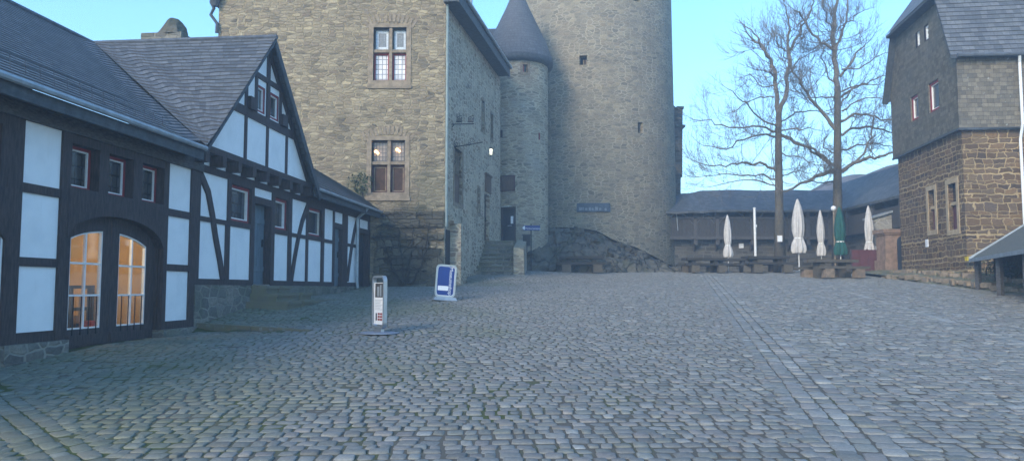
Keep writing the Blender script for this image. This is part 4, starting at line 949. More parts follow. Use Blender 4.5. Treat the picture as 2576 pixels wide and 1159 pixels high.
# bare climber on the hall wall
def creeper():
    m = MB(); rnd = random.Random(5)
    def grow(s, z, a, l, r, lv):
        P = [(s, z)]; k = max(3, int(l / 0.15))
        for i in range(k):
            a += rnd.uniform(-.35, .35) + (0.06 * (math.pi / 2 - a)); s += math.cos(a) * l / k; z += math.sin(a) * l / k; P.append((s, z))
            if lv < 3 and rnd.random() < 0.34: grow(s, z, a + rnd.choice((-1, 1)) * rnd.uniform(.5, 1.2), l * rnd.uniform(.3, .6), r * 0.6, lv + 1)
        P = [p for p in P if p[0] < -0.03 and p[0] > L_]
        if len(P) > 2: m.tube([FP.w(p[0], 0.02 + rnd.uniform(0, .03), p[1]) for p in P], [r * (1 - .7 * i / (len(P) - 1)) for i in range(len(P))], 4)
    def line(px_, r, tw, n_=0.03):
        Q = []
        for a_, b_ in zip(px_[:-1], px_[1:]):
            for q in range(6): f_ = q / 6; Q.append((a_[0] + (b_[0] - a_[0]) * f_ + rnd.gauss(0, 1.6), a_[1] + (b_[1] - a_[1]) * f_ + rnd.gauss(0, 1.6)))
        Q.append(px_[-1]); Q = [FP.px(*q) for q in Q]
        m.tube([FP.w(min(q[0], -.05), n_ + .15 * (1 - min(1, max(0, (q[1] - 1.6) / 2.8))) + rnd.uniform(0, .03), q[1]) for q in Q], [max(r * (1 - .6 * i / (len(Q) - 1)), .006) for i in range(len(Q))], 5)
        for q in Q:
            for _ in range(tw):
                a_ = rnd.uniform(0, 6.28); l = rnd.uniform(.06, .24); s_, z_ = q
                P_ = [(s_, z_)]
                for _k in range(3): a_ += rnd.gauss(0, .5); P_.append((P_[-1][0] + math.cos(a_) * l / 2, P_[-1][1] + math.sin(a_) * l / 3))
                m.tube([FP.w(min(p[0], -.04), .04 + .15 * (1 - min(1, max(0, (p[1] - 1.6) / 2.8))) + rnd.uniform(0, .05), p[1]) for p in P_], [.009, .007, .006, .004], 3, cap=False)
    for (st_) in (((1012, 716), (990, 680), (972, 630), (958, 585)), ((1018, 716), (1012, 660), (1005, 600), (1000, 545)), ((1026, 716), (1034, 650), (1040, 590), (1044, 540)), ((1034, 716), (1060, 668), (1074, 620), (1080, 560))): line(st_, .035, 2)
    for y_, xa, xb in ((541, 960, 1085), (569, 950, 1100), (596, 938, 1092), (623, 958, 1086), (651, 950, 1084), (679, 985, 1070)): line(((xa, y_ + 1), ((xa + xb) / 2, y_ - 1), (xb, y_ + 1)), .028, 5)
    o = m.build('stem', M['vine'], None, local=True)
    return o
t = thing('wall_climber', FP.w(FP.s(1010, 715), 0.1, 1.75), 'bare dark espaliered climber trained in rows on the lower hall wall', 'climber')
o = creeper(); o.parent = t; o.matrix_parent_inverse.identity(); o.location = -t.location
def leaf_clump(name, parent, c, rad, n, mat, size, seed=1, squash=(1, 1, 1)):
    rnd = random.Random(seed); m = MB()
    for _ in range(n):
        while True:
            p = Vector((rnd.uniform(-1, 1), rnd.uniform(-1, 1), rnd.uniform(-1, 1)))
            if 0.25 < p.length < 1: break
        if mnoise.noise(p * 2.2 + Vector((seed, 0, 0))) < -0.12: continue
        p = Vector((c[0] + p.x * rad * squash[0], c[1] + p.y * rad * squash[1], c[2] + p.z * rad * squash[2]))
        a = Vector((rnd.gauss(0, 1), rnd.gauss(0, 1), rnd.gauss(0, 1))).normalized(); b = a.orthogonal().normalized(); sz = size * rnd.uniform(.6, 1.3)
        m.face([p + a * sz, p + b * sz * .5, p - a * sz, p - b * sz * .5])
    return m.build(name, mat, parent)
t = thing('ivy_tuft', FP.w(FP.s(905, 460), 0.2, 5.2), 'small green ivy tuft on the hall wall above the wing roof', 'ivy')
leaf_clump('leaves', t, FP.w(FP.s(908, 462), 0.15, FP.z(908, 462)), 0.45, 300, M['leaf'], 0.05, 3, (1.1, .4, .9))
m = MB(); m.tube([FP.w(FP.s(915, 480), 0.03, 4.8), FP.w(FP.s(910, 460), 0.05, 5.3)], 0.02, 5); m.build('stem', M['vine'], t)

# wrought-iron brackets and lantern on the hall side wall
t = thing('sign_bracket', FS.w(0.6, 0, 7.7), 'wrought-iron sign arm with two small dark plates high on the hall corner', 'sign bracket')
def outp(x, y, s): # point on a vertical plane square to the side wall at distance s
    fr = Frame(FS.w(s, 0, 0)[:2], 100.3); q = fr.px(x, y); return fr.w(q[0], 0, q[1])
A0, A1 = outp(1126, 313, 0.9), outp(1192, 312, 0.9)
m = MB(); m.tube([A0, A1], 0.022, 6); m.tube([outp(1126, 332, 0.9), outp(1142, 314, 0.9)], 0.018, 5); m.build('arm', M['iron'], t)
for x0, x1 in ((1147, 1161), (1176, 1191)):
    a, b = outp(x0, 307, 0.9), outp(x1, 307, 0.9); m = MB(); m.box(((a[0] + b[0]) / 2, (a[1] + b[1]) / 2, a[2] + 0.0), (abs(b[0] - a[0]), 0.03, 0.04))
    for i in range(5): xx = x0 + (x1 - x0) * (i + .5) / 5; m.tube([outp(xx, 306, 0.9), outp(xx + 1.5, 295 + 2 * (i % 2), 0.9)], 0.016, 5)
    m.tube([outp(x0 + 1, 296, 0.9), outp(x1, 291, 0.9)], 0.014, 5); m.build('plate', M['iron'], t)
t = thing('scroll_bracket', FS.w(1.2, 0, 6.3), 'ornate scrolled wrought-iron bracket with a long rod on the hall side wall', 'bracket')
m = MB(); m.tube([outp(1137, 371, 1.2), outp(1196, 361, 1.2), outp(1214, 358, 1.2)], 0.02, 6); m.build('arm', M['iron'], t)
m = MB()
for (cx_, cy_, r_, s_) in ((1137, 352, 8, 1), (1146, 362, 7, -1), (1134, 395, 8, 1), (1141, 408, 6, -1), (1133, 425, 7, 1), (1187, 352, 7, 1), (1180, 362, 5, -1)):
    m.tube([outp(cx_ + s_ * r_ * (1 - i / 16) * math.cos(i * .65), cy_ + r_ * (1 - i / 16) * math.sin(i * .65), 1.2) for i in range(15)], 0.013, 5)
m.tube([outp(1129, 345, 1.2), outp(1129, 432, 1.2)], 0.018, 5); m.build('scrollwork', M['iron'], t)
lt = at(1231.5, 383, 35.2); t = thing('wall_lantern', lt, 'pale glowing wall lantern on an iron arm beside the stair door', 'lantern')
m = MB(); m.lathe((lt[0], lt[1], lt[2]), [(0.0, -0.13), (0.105, -0.13), (0.13, 0.14), (0.0, 0.14)], 8); m.build('glass', M['lantern_glass'], t)
m = MB(); m.lathe((lt[0], lt[1], lt[2]), [(0.0, 0.26), (0.06, 0.22), (0.17, 0.145), (0.0, 0.145)], 8); m.lathe((lt[0], lt[1], lt[2]), [(0.0, -0.2), (0.08, -0.16), (0.115, -0.132), (0.0, -0.132)], 8); m.build('cap', M['iron'], t)
ws = FS.w(7.9, 0, lt[2] + 0.3); m = MB(); m.tube([ws, ((ws[0] + lt[0]) / 2, lt[1] + .1, lt[2] + .42), (lt[0], lt[1], lt[2] + 0.3), (lt[0], lt[1], lt[2] + .24)], 0.016, 5); m.build('arm', M['iron'], t)

# ------------------------------------------------------------------ stair turret
TC = (0.30, 40.8); TR = 1.62
FT = Round(TC, TR); tur = thing('stair_turret', (TC[0], TC[1], 2.5), 'slim round stair turret with a pointed slate cone, between hall and keep', 'turret')
EZt = at(1300, 150, TC[1] - TR)[2] + .22
def topen(x0, x1, y0, y1): ym = (y0 + y1) / 2; xm = (x0 + x1) / 2; return (FT.s(x0, ym), FT.s(x1, ym), FT.z(xm, y1), FT.z(xm, y0))
to = dict(small=topen(1315, 1326, 163, 182), board=topen(1258, 1295, 441, 481), door=topen(1259, 1297, 519, 607), low=topen(1250, 1263, 329, 346), slit=topen(1354, 1358.5, 334, 352))
m = MB(); m.wall(FT, -R(110) * TR, R(120) * TR, 1.8, EZt + 0.1, [(*h, 0.3) for h in to.values()], step=TR * R(5)); m.build('wall', M['turret'], tur)
def curved(fr, name, mat, a, b, z0, z1, n0, n1, parent, ring=0.0):
    m = MB(); k = 5
    if ring:
        for (p, q, u, v) in ((a - ring, a, z0 - ring, z1 + ring), (b, b + ring, z0 - ring, z1 + ring)): m.fb(fr, p, q, n0, n1, u, v)
        for i in range(k): p, q = a + (b - a) * i / k, a + (b - a) * (i + 1) / k; m.fb(fr, p, q, n0, n1, z1, z1 + ring); m.fb(fr, p, q, n0, n1, z0 - ring, z0)
    else:
        for i in range(k): p, q = a + (b - a) * i / k, a + (b - a) * (i + 1) / k; m.fb(fr, p, q, n0, n1, z0, z1)
    return m.build(name, mat, parent)
h = to['small']; w_ = curved(FT, 'window', M['sandstone'], *h, -0.1, 0.03, tur, 0.14); curved(FT, 'pane', M['lead_dark'], h[0], h[1], h[2], h[3], -0.2, -0.18, w_); curved(FT, 'sash', M['red'], h[0], (h[0] + h[1]) / 2 - .02, h[2], h[3], -0.17, -0.14, w_)
h = to['board']; w_ = curved(FT, 'window', M['timber_red'], h[0] + .06, h[1] - .06, h[2] + .06, h[3] - .06, -0.12, 0.03, tur, 0.06); w_['label'] = 'brown boarded shutter over the turret door'; curved(FT, 'shutter', M['brown_board'], h[0] + .06, h[1] - .06, h[2] + .06, h[3] - .06, -0.08, -0.02, w_)
h = to['low']; w_ = curved(FT, 'window', M['timber'], h[0] + .03, h[1] - .03, h[2] + .03, h[3] - .03, -0.1, 0.02, tur, 0.05); curved(FT, 'pane', M['door_brown'], h[0] + .03, h[1] - .03, h[2] + .03, h[3] - .03, -0.09, -0.06, w_)
h = to['slit']; w_ = curved(FT, 'window', M['red'], h[0] + .03, h[1] - .03, h[2] + .03, h[3] - .03, -0.1, -0.02, tur, 0.03); curved(FT, 'pane', M['lead_dark'], h[0] + .03, h[1] - .03, h[2] + .03, h[3] - .03, -0.09, -0.06, w_)
h = to['door']; d = curved(FT, 'door', M['door_dark'], h[0] + .08, h[1] - .08, h[2], h[3] - .1, -0.18, -0.12, tur); d['label'] = 'black-blue plank door with a white notice, at the top of the steps'
fr_ = curved(FT, 'frame', M['timber'], h[0] + .08, h[1] - .08, h[2] + .08, h[3] - .1, -0.16, -0.03, d, 0.08)
m = MB(); a = FT.s(1283, 550); b = FT.s(1290, 550); m.fb(FT, a, b, -0.118, -0.108, FT.z(1286, 562), FT.z(1286, 543)); m.build('notice', M['white'], d)
m = MB(); a = FT.s(1275, 566); b = FT.s(1286, 566); m.fb(FT, a, b, -0.118, -0.09, FT.z(1280, 568), FT.z(1280, 566)); m.build('handle', M['steel'], d)
AP = 18.3; m = MB(); m.lathe((TC[0], TC[1], 0), [(TR + 0.28, EZt + 0.1), (TR + 0.16, EZt + 0.42), (TR - 0.12, EZt + 1.2), (0.62, AP - 1.55), (0.0, AP)], 40, uvr=1.5); cone = m.build('roof', M['slate_smooth'], tur, smooth=True)
m = MB(); m.lathe((TC[0], TC[1], 0), [(TR - 0.05, EZt - 0.28), (TR + 0.27, EZt - 0.22), (TR + 0.30, EZt + 0.10), (TR + 0.24, EZt + 0.13)], 40); m.build('fascia', M['fascia'], cone, smooth=True)

# ------------------------------------------------------------------ great round keep
KC = at(1487, 0, 47)[:2]; KRd = 4.86
FK = Round(KC, KRd + 0.0, 0.008, 19.0); keep = thing('round_keep', (KC[0], KC[1], 2.5), 'massive round stone keep in the middle, cut off by the top of the picture', 'castle tower')
def kopen(x0, x1, y0, y1): ym = (y0 + y1) / 2; xm = (x0 + x1) / 2; return (FK.s(x0, ym), FK.s(x1, ym), FK.z(xm, y1), FK.z(xm, y0))
ko = [kopen(1457, 1476, 140, 164), kopen(1604, 1616, 308, 335), kopen(1592, 1612, -12, 4)]
m = MB(); m.wall(FK, -math.pi * KRd, math.pi * KRd, 1.5, 25.5, [(*h, 0.5) for h in ko], step=KRd * R(3)); m.build('wall', M['keep'], keep, smooth=False)
for i, h in enumerate(ko):
    w_ = curved(FK, 'window', M['unlit_inside'], h[0], h[1], h[2], h[3], -0.5, -0.45, keep)
    if i == 0: c = (h[0] + h[1]) / 2; curved(FK, 'bar', M['sandstone'], c - .02, c + .03, h[2], h[2] + .35, -0.3, -0.25, w_); curved(FK, 'bar', M['sandstone'], c + .12, c + .17, h[2], h[2] + .35, -0.3, -0.25, w_)
m = MB(); m.lathe((KC[0], KC[1], 0), [(KRd + .25, 25.5), (KRd + .25, 26.6), (KRd - .4, 26.6), (KRd - .4, 25.6), (0, 25.6)], 40); m.build('parapet', M['keep'], keep)
# stone garderobe wing at the back right of the keep
t = thing('keep_annex', at(1700, 500, 49), 'dark stone annex with a moulded ledge clinging to the right side of the keep', 'annex')
Y0 = 49.0; P = lambda x, y: at(x, y, Y0)
m = MB(); pts = [P(1640, 640), P(1711, 640), P(1712, 448), P(1716, 445), P(1716, 362), P(1717, 273), P(1703, 273), P(1683, 256), P(1640, 240)]
lo_ = [(p[0], Y0, p[2]) for p in pts]; hi_ = [(p[0], Y0 + 4, p[2]) for p in pts]
m.hexa(lo_[::-1], hi_[::-1]); m.build('wall', M['wall_dark'], t)
m = MB(); a, b = P(1700, 323), P(1722, 313); m.box(((a[0] + b[0]) / 2, Y0 + .8, (a[2] + b[2]) / 2), (b[0] - a[0], 2.0, 0.14)); a, b = P(1700, 274), P(1718.5, 270); m.box(((a[0] + b[0]) / 2, Y0 + 1.5, (a[2] + b[2]) / 2), (b[0] - a[0], 3.4, 0.14)); m.build('ledge', M['plinth'], t)

# plaque on the keep
a, b = FK.s(1451, 522), FK.s(1534, 522); z0, z1 = FK.z(1490, 533), FK.z(1490, 511)
t = tag(curved(FK, 'plaque', M['plaque'], a, b, z0, z1, 0.02, 0.09, None), 'weathered blue-grey board with faint lettering on the keep wall', 'plaque')
m = MB(); rnd = random.Random(2); x = a + .12
while x < b - .5:                                      # faded, no longer legible lettering
    w_ = rnd.uniform(.05, .16); m.fb(FK, x, x + w_, 0.091, 0.096, z0 + .08, z0 + .08 + rnd.uniform(.1, .19)); x += w_ + rnd.uniform(.03, .09)
m.fb(FK, b - .3, b - .2, 0.091, 0.096, z0 + .06, z0 + .2)
m.build('faded_lettering', M['fascia2'], t)

# ------------------------------------------------------------------ outer stair, rocks
st = thing('outer_stair', at(1245, 688, 33.2), 'flight of worn dark stone steps leading up to the turret door', 'stair')
zb, ztop, NST = 2.27, 3.80, 8
m = MB(); mt = MB()
for i in range(NST):
    f0, f1 = i / NST, (i + 1) / NST; y0 = 32.4 + 2.0 * f0; z1 = zb + (ztop - zb) * f1
    xl = FS.o[0] + (y0 - 27.5) * .1817 + .015 - .25 * 0; xr = at(1291, 640, y0)[0]
    m.hexa([(xl, y0, 1.7), (xr, y0, 1.7), (xr, y0 + .9, 1.7), (xl + .15, y0 + .9, 1.7)], [(xl, y0, z1 - .05), (xr, y0, z1 - .05), (xr, y0 + .9, z1 - .05), (xl + .15, y0 + .9, z1 - .05)])
    dj = random.uniform(-.02, .02); mt.hexa([(xl, y0 - .06 + dj, z1 - .049), (xr, y0 - .05 - dj, z1 - .049), (xr, y0 + .9, z1 - .049), (xl + .15, y0 + .9, z1 - .049)], [(xl, y0 - .05 + dj, z1), (xr, y0 - .04 - dj, z1 + random.uniform(-.012, .012)), (xr, y0 + .9, z1), (xl + .15, y0 + .9, z1)])
m.build('riser', M['plinth'], st); mt.build('tread', M['stepstone'], st)
m = MB(); xl = FS.o[0] + 7.0 * .1817; m.hexa([(xl, 34.45, 1.8), (.1, 34.45, 1.8), (.35, 39.6, 1.8), (-.3, 39.6, 1.8)], [(xl, 34.45, ztop + .01), (.1, 34.45, ztop + .01), (.35, 39.6, to['door'][2]), (-.3, 39.6, to['door'][2])]); m.build('landing', M['stepstone'], st)
m = MB(); xr = at(1291, 640, 32.6)[0] + .004
m.hexa([(xr, 32.5, 1.8), (xr + .46, 32.5, 1.8), (xr + .75, 39.4, 1.8), (xr + .2, 39.4, 1.8)], [(xr, 32.5, zb + 1.15), (xr + .42, 32.5, zb + 1.1), (xr + .7, 39.4, to['door'][2] + .1), (xr + .2, 39.4, to['door'][2] + .1)]); m.build('side_wall', M['turret'], st)
def rocks():
    top = [(1322, 606), (1345, 577), (1400, 571), (1455, 573), (1500, 580), (1545, 604), (1600, 622), (1640, 642), (1690, 668), (1712, 682)]
    hi, lo = [], []
    for i, (x, y) in enumerate(top):
        Y = 41.6 - 1.2 * abs(i - 4) / 5 * (1.0 if i > 4 else 0.6); hi.append(at(x, y, Y)); lo.append(at(x + (1490 - x) * .02, 690, 38.5 + 0.4 * math.sin(i)))
    lo = [(p[0], p[1], gz(p[0], p[1]) - 0.06) for p in lo]
    tag(lumpy_strip('rock_outcrop', M['rock'], lo, hi, 130, 26, 0.17, 8.3, prof=lambda v: (v ** 1.6, v ** 0.75)), kind='structure')
    # back of the outcrop
    m = MB()
    for a, b in zip(hi[:-1], hi[1:]): m.face([a, b, (b[0], b[1] + 2.5, b[2] - 0.1), (a[0], a[1] + 2.5, a[2] - 0.1)])
    tag(m.build('rock_back', M['rock']), kind='structure')
rocks()

# ------------------------------------------------------------------ signs in the yard
def text(name, body, size, mat, parent, loc, rot, ext=0.002, ax='CENTER', spacing=1.0):
    c = bpy.data.curves.new(name, 'FONT'); c.body = body; c.size = size; c.extrude = ext; c.align_x = ax; c.align_y = 'CENTER'; c.space_character = spacing
    c.materials.append(mat); tmp = bpy.data.objects.new(name, c); me = bpy.data.meshes.new_from_object(tmp); bpy.data.objects.remove(tmp); bpy.data.curves.remove(c)
    o = bpy.data.objects.new(name, me); col.objects.link(o); o.parent = parent; o.location = loc; o.rotation_euler = rot; return o
def rrect(w, h, r, k=5):
    P = []
    for cx, cz, a in ((w / 2 - r, -h / 2 + r, -90), (w / 2 - r, h / 2 - r, 0), (-w / 2 + r, h / 2 - r, 90), (-w / 2 + r, -h / 2 + r, 180)):
        for i in range(k + 1): t = R(a + 90 * i / k); P.append((cx + r * math.cos(t), cz + r * math.sin(t)))
    return P
LF = Frame((0, 0), 90)                                 # local frame: s = x, n = -y, z up
g = on_ground(1117, 755)
b = thing('pavement_sign', (g[0], g[1], gz(g[0], g[1])), 'blue swing sign with white vertical lettering and a white label, standing on the setts', 'sign', 'advertising signs standing in the yard', rz=R(14)); b.rotation_euler = (0, R(4), R(12))
W_, H_, zc = 0.50, 0.83, 0.53
m = MB(); m.ring(LF, [(s, z + zc) for s, z in rrect(W_ + .06, H_ + .06, 0.11)], [(s, z + zc) for s, z in rrect(W_ - .02, H_ - .02, 0.08)], -0.03, 0.03); m.build('frame', M['steel'], b, local=True)
m = MB(); m.poly(LF, [(s, z + zc) for s, z in rrect(W_ - .022, H_ - .022, 0.08)], -0.015, 0.012); fc = m.build('white_board', M['white'], b, local=True)
m = MB(); m.poly(LF, [(s, z + zc) for s, z in rrect(W_ - .045, H_ - .05, 0.07)], 0.0122, 0.016); m.build('blue_face', M['blue'], fc, local=True)
text('lettering', 'Museumsshop', 0.135, M['white'], fc, (0.135, -0.0185, zc), (R(90), R(90), 0), spacing=0.98)
m = MB(); m.poly(LF, [(s - 0.06, z + zc - 0.20) for s, z in rrect(0.29, 0.125, 0.02)], 0.0165, 0.021); lb = m.build('label_strip', M['white'], fc, local=True)
m = MB(); m.hexa([(-.32, -.2, 0.002), (.34, -.2, 0.002), (.34, .2, 0.002), (-.32, .2, 0.002)], [(-.27, -.14, 0.09), (.29, -.14, 0.09), (.29, .14, 0.09), (-.27, .14, 0.09)]); m.build('base', M['zinc'], b, local=True)

g = on_ground(953, 838)
p = thing('poster_stand', (g[0], g[1], gz(g[0], g[1])), 'narrow silver poster stand with a white notice on a round grey base plate', 'sign', 'advertising signs standing in the yard', rz=R(-56))
m = MB(); W_, H_ = 0.50, 0.93; zc = 0.56
m.ring(LF, [(s, z + zc) for s, z in rrect(W_, H_, 0.10)], [(s, z + zc) for s, z in rrect(W_ - .07, H_ - .07, 0.07)], -0.035, 0.035); fr_ = m.build('frame', M['steel'], p, local=True)
m = MB(); m.poly(LF, [(s, z + zc) for s, z in rect(-.20, .20, -.40, .34)], -0.012, 0.012); bd = m.build('poster', M['white'], p, local=True)
m = MB(); m.fb(LF, -.15, .17, 0.0125, 0.016, zc + .08, zc + .33); m.fb(LF, -.15, .17, -0.016, -0.0125, zc + .08, zc + .33); ph = m.build('picture', M['boards'], bd, local=True)
m = MB(); m.fb(LF, -.06, .03, 0.0165, 0.019, zc + .1, zc + .27); m.fb(LF, .06, .12, 0.0165, 0.019, zc + .1, zc + .3); m.build('figures', M['zinc'], ph, local=True)
m = MB(); m.fb(LF, -.12, -.07, 0.0125, 0.016, zc - .33, zc - .2); m.build('dark_block', M['iron'], bd, local=True)
m = MB()
for i in range(3):
    for j in range(2): m.fb(LF, -.03 + j * .1, .05 + j * .1, 0.0125, 0.016, zc - .33 + i * .05, zc - .295 + i * .05)
m.build('red_blocks', M['red'], bd, local=True)
m = MB()
for i in range(7): m.fb(LF, -.16, .16 - (i % 3) * .05, 0.0125, 0.0145, zc + .03 - i * .028, zc + .036 - i * .028)
m.build('text_lines', M['zinc'], bd, local=True)
m = MB(); m.lathe((0, 0, 0), [(0, 0.0), (.36, 0.0), (.36, .018), (.30, .026), (0, .028)], 28); m.build('base', M['base_blue'], p, local=True)
m = MB(); m.box((0, 0, 0.055), (0.3, 0.06, 0.06)); m.build('foot', M['steel'], p, local=True)

# blue arrow sign, box bin by the stairs
q = at(1333, 573, 38.2); t = thing('arrow_sign', (q[0], q[1], gz(q[0], q[1])), 'small blue arrow-shaped direction sign on a thin post beside the outer stair', 'direction sign')
zc = q[2]; a, c = at(1312, 573, 38.2)[0], at(1358, 573, 38.2)[0]
FQ = Frame((0, 38.2), 90)
m = MB(); m.poly(FQ, [(a, zc), (a + .10, zc - .12), (c, zc - .12), (c, zc + .12), (a + .10, zc + .12)], -0.02, 0.02); bd = m.build('board', M['blue'], t)
m = MB(); m.poly(FQ, [(a + .02, zc), (a + .10, zc - .09), (a + .16, zc - .09), (a + .16, zc + .09), (a + .10, zc + .09)], 0.021, 0.026); m.build('arrow', M['white'], bd)
text('lettering', 'Museumseingang', 0.115, M['white'], bd, ((a + .2 + c) / 2 - t.location.x, -0.03, zc - t.location.z - .03), (R(90), 0, 0), spacing=0.95)
m = MB(); m.tube([(q[0] + .05, 38.26, 2.4), (q[0] + .05, 38.26, zc + .2)], 0.03, 8); m.build('post', M['iron'], t)
q0 = at(1324, 603, 38.0); t = thing('waste_bin', q0, 'dark box-shaped bin on a pole under the blue arrow sign', 'bin')
m = MB(); m.box((q0[0], q0[1], q0[2] - .05), (0.36, 0.3, 0.5)); m.build('body', M['iron'], t); m = MB(); m.box((q0[0], q0[1] - .02, q0[2] + .24), (0.44, 0.36, 0.05)); m.build('lid', M['fascia'], t)
m = MB(); m.tube([(q0[0], q0[1] + .05, gz(q0[0], q0[1]) - .02), (q0[0], q0[1] + .05, q0[2] - .28)], 0.04, 8); m.build('post', M['iron'], t)

# ------------------------------------------------------------------ covered wall walk at the back
GY = 44.0; GZ = gz(0, 45)
ga = thing('wall_walk', (14, GY + 1, GZ), 'long covered timber wall walk on a dark stone wall closing the back of the yard', 'wall walk')
FG_ = Frame((0, GY + 0.3), 90)
x0, x1 = at(1672, 600, GY)[0], 18.9
ze = at(1900, 529, GY)[2]; zr = at(1900, 478, GY + 2.6)[2]; zp1, zp0 = at(1900, 550, GY + .3)[2], at(1900, 596, GY + .3)[2]
m = MB(); m.wall(Frame((0, GY + 0.75), 90), x0, 21, GZ - 0.6, zp0 + .1, step=3); m.build('wall', M['wall_dark'], ga)
m = MB(); W0 = at(1775, 545, GY + 2.6); W1 = at(2049, 547, GY + 2.6)
m.wall(Frame((0, GY + 2.6), 90), x0, 21, zp0, ze + 1.2, [(W0[0] - .17, W0[0] + .17, W0[2] - .28, W0[2] + .3, .2), (W1[0] - .3, W1[0] + .2, W1[2] - .3, W1[2] + .35, .2)], step=2)
m.build('back_wall', M['boards'], ga)
m = MB(); m.box(((x0 + 21) / 2, GY + 1.5, zp0 + .06), (21 - x0, 2.5, .12)); m.build('floor', M['boards'], ga)
m = MB(); k = int((x1 - x0) / 0.16)
for i in range(k): xx = x0 + i * 0.16; m.box((xx + .08, GY + .3 + random.uniform(-.008, .008), (zp0 + zp1) / 2), (.152, .04, zp1 - zp0))
m.build('parapet', M['boards'], ga)
m = MB(); m.box(((x0 + x1) / 2, GY + .27, zp1 + .04), (x1 - x0, .14, .1)); m.box(((x0 + x1) / 2, GY + .25, zp0 - .06), (x1 - x0, .18, .16)); m.build('handrail', M['timber_grey'], ga)
for xp in (1748, 1803, 1891, 1985, 2030, 2085):
    X_ = at(xp, 560, GY + .3)[0]; m = MB(); m.box((X_, GY + .3, (zp0 + ze) / 2 - .2), (.2, .2, ze - zp0 + .5))
    for sg in (-1, 1): m.tube([(X_, GY + .3, ze - .85), (X_ + sg * .75, GY + .3, ze - .02)], 0.07, 4)
    m.tube([(X_, GY + .72, zp0 - .75), (X_, GY + .22, zp0 - .12)], 0.08, 4); m.build('post', M['timber_grey'], ga)
m = MB(); xl = [x0, at(1780, 480, GY + 2.6)[0], 21.5]; zs = [zr - .45, zr + .02, zr + .02]; ee = [ze - .12, ze, ze]
for i in range(2):
    kk = 14
    for j in range(kk):
        t0, t1 = j / kk, (j + 1) / kk; A_ = [xl[i] + (xl[i + 1] - xl[i]) * t for t in (t0, t1)]; zt = [zs[i] + (zs[i + 1] - zs[i]) * t + .025 * math.sin((xl[i] + t * 9) * 2) for t in (t0, t1)]; zb_ = [ee[i] + (ee[i + 1] - ee[i]) * t + .02 * math.sin((xl[i] + t * 9) * 1.6) for t in (t0, t1)]
        m.hexa([(A_[0], GY - .2, zb_[0] - .12), (A_[1], GY - .2, zb_[1] - .12), (A_[1], GY + 2.8, zt[1] - .12), (A_[0], GY + 2.8, zt[0] - .12)], [(A_[0], GY - .2, zb_[0]), (A_[1], GY - .2, zb_[1]), (A_[1], GY + 2.8, zt[1]), (A_[0], GY + 2.8, zt[0])])
        m.face([(A_[0], GY + 2.8, zt[0]), (A_[1], GY + 2.8, zt[1]), (A_[1], GY + 5.2, zb_[1]), (A_[0], GY + 5.2, zb_[0])])
m.build('roof', M['slate_far'], ga)
m = MB(); m.tube([at(1686, 545, GY + .2), at(1700, 533, GY + .2), at(1716, 530, GY + .2)], 0.05, 6); m.tube([at(1701, 534, GY + .2), at(1705, 580, GY + .2)], .03, 5); m.build('downpipe', M['zinc'], ga)
# wing coming forward on the right
gb_ = thing('wall_walk_wing', (19.5, 40, GZ), 'tall-roofed wing of the wall walk coming forward behind the brown masonry house', 'wall walk')
m = MB(); zr2 = 8.45; ex = 18.65
for j in range(10):
    a, b = 33.5 + j * 1.6, 33.5 + (j + 1) * 1.6
    m.hexa([(ex - .2, a, ze - .14), (ex - .2, b, ze - .14), (21.2, b, zr2 - .14), (21.2, a, zr2 - .14)], [(ex - .2, a, ze), (ex - .2, b, ze), (21.2, b, zr2), (21.2, a, zr2)])
m.face([(21.2, 33.5, zr2), (21.2, 49.5, zr2), (24, 49.5, ze), (24, 33.5, ze)])
m.build('roof', M['slate_far'], gb_)
m = MB(); m.face([(ex + .1, 49.5, 2), (24, 49.5, 2), (24, 49.5, ze), (21.2, 49.5, zr2 - .1), (ex + .1, 49.5, ze)]); m.face([(ex + 2.4, 33.5, GZ - .5), (ex + 2.4, 49, GZ - .5), (ex + 2.4, 49, ze), (ex + 2.4, 33.5, ze)])
m.build('back_wall', M['boards'], gb_)
m = MB(); m.face([(ex + .4, 33.5, GZ - .6), (ex + .4, 44.7, GZ - .6), (ex + .4, 44.7, zp0), (ex + .4, 33.5, zp0)]); m.build('wall', M['wall_dark'], gb_)
m = MB()
for i in range(62): m.box((ex, 33.6 + i * .17, (zp0 + zp1) / 2), (.04, .16, zp1 - zp0))
m.build('parapet', M['boards'], gb_)
for y in (34, 37, 40, 43):
    m = MB(); m.box((ex + .03, y, (zp0 + ze) / 2), (.2, .2, ze - zp0)); m.build('post', M['timber_grey'], gb_)

# ------------------------------------------------------------------ brown slate-hung building on the right
RC = at(2430, 600, 28)[:2]
FR = Frame(RC, 7.4, -1); FR2 = Frame(RC, 94)
rb = thing('slate_house', (RC[0] + 3, 31, 2.2), 'tall house at the right edge with dark brown masonry below and grey hung slate above', 'house')
JZ, EVZ, HZ = 7.50, 10.35, 13.0; LEN = 6.4
def sh(x0, x1, y0, y1, n=0.0): xm, ym = (x0 + x1) / 2, (y0 + y1) / 2; return (FR.s(x1, ym, n), FR.s(x0, ym, n), FR.z(xm, y1, n), FR.z(xm, y0, n))
LW = [sh(2386, 2407, 461, 578), sh(2336, 2352, 478, 579)]
UP = 0.16
UW = [sh(2335, 2361, 204, 280, UP), sh(2290, 2309, 240, 303, UP)]; AW = [sh(2324, 2335, 62, 103, UP), sh(2303, 2313, 76, 119, UP)]
m = MB(); m.wall(FR, 0, LEN, 1.3, JZ, [(*h, 0.3) for h in LW]); m.wall(FR2, 0, 12, 1.3, JZ); m.wall(Frame(FR.w(LEN, 0, 0)[:2], 94), 0, 12, 1.3, JZ); m.build('wall', M['brown_stone'], rb)
m = MB(); a_ = UP
def gside(z): return 0.0 + max(0, (z - EVZ)) * 0.40            # rake of the near and far gable sides
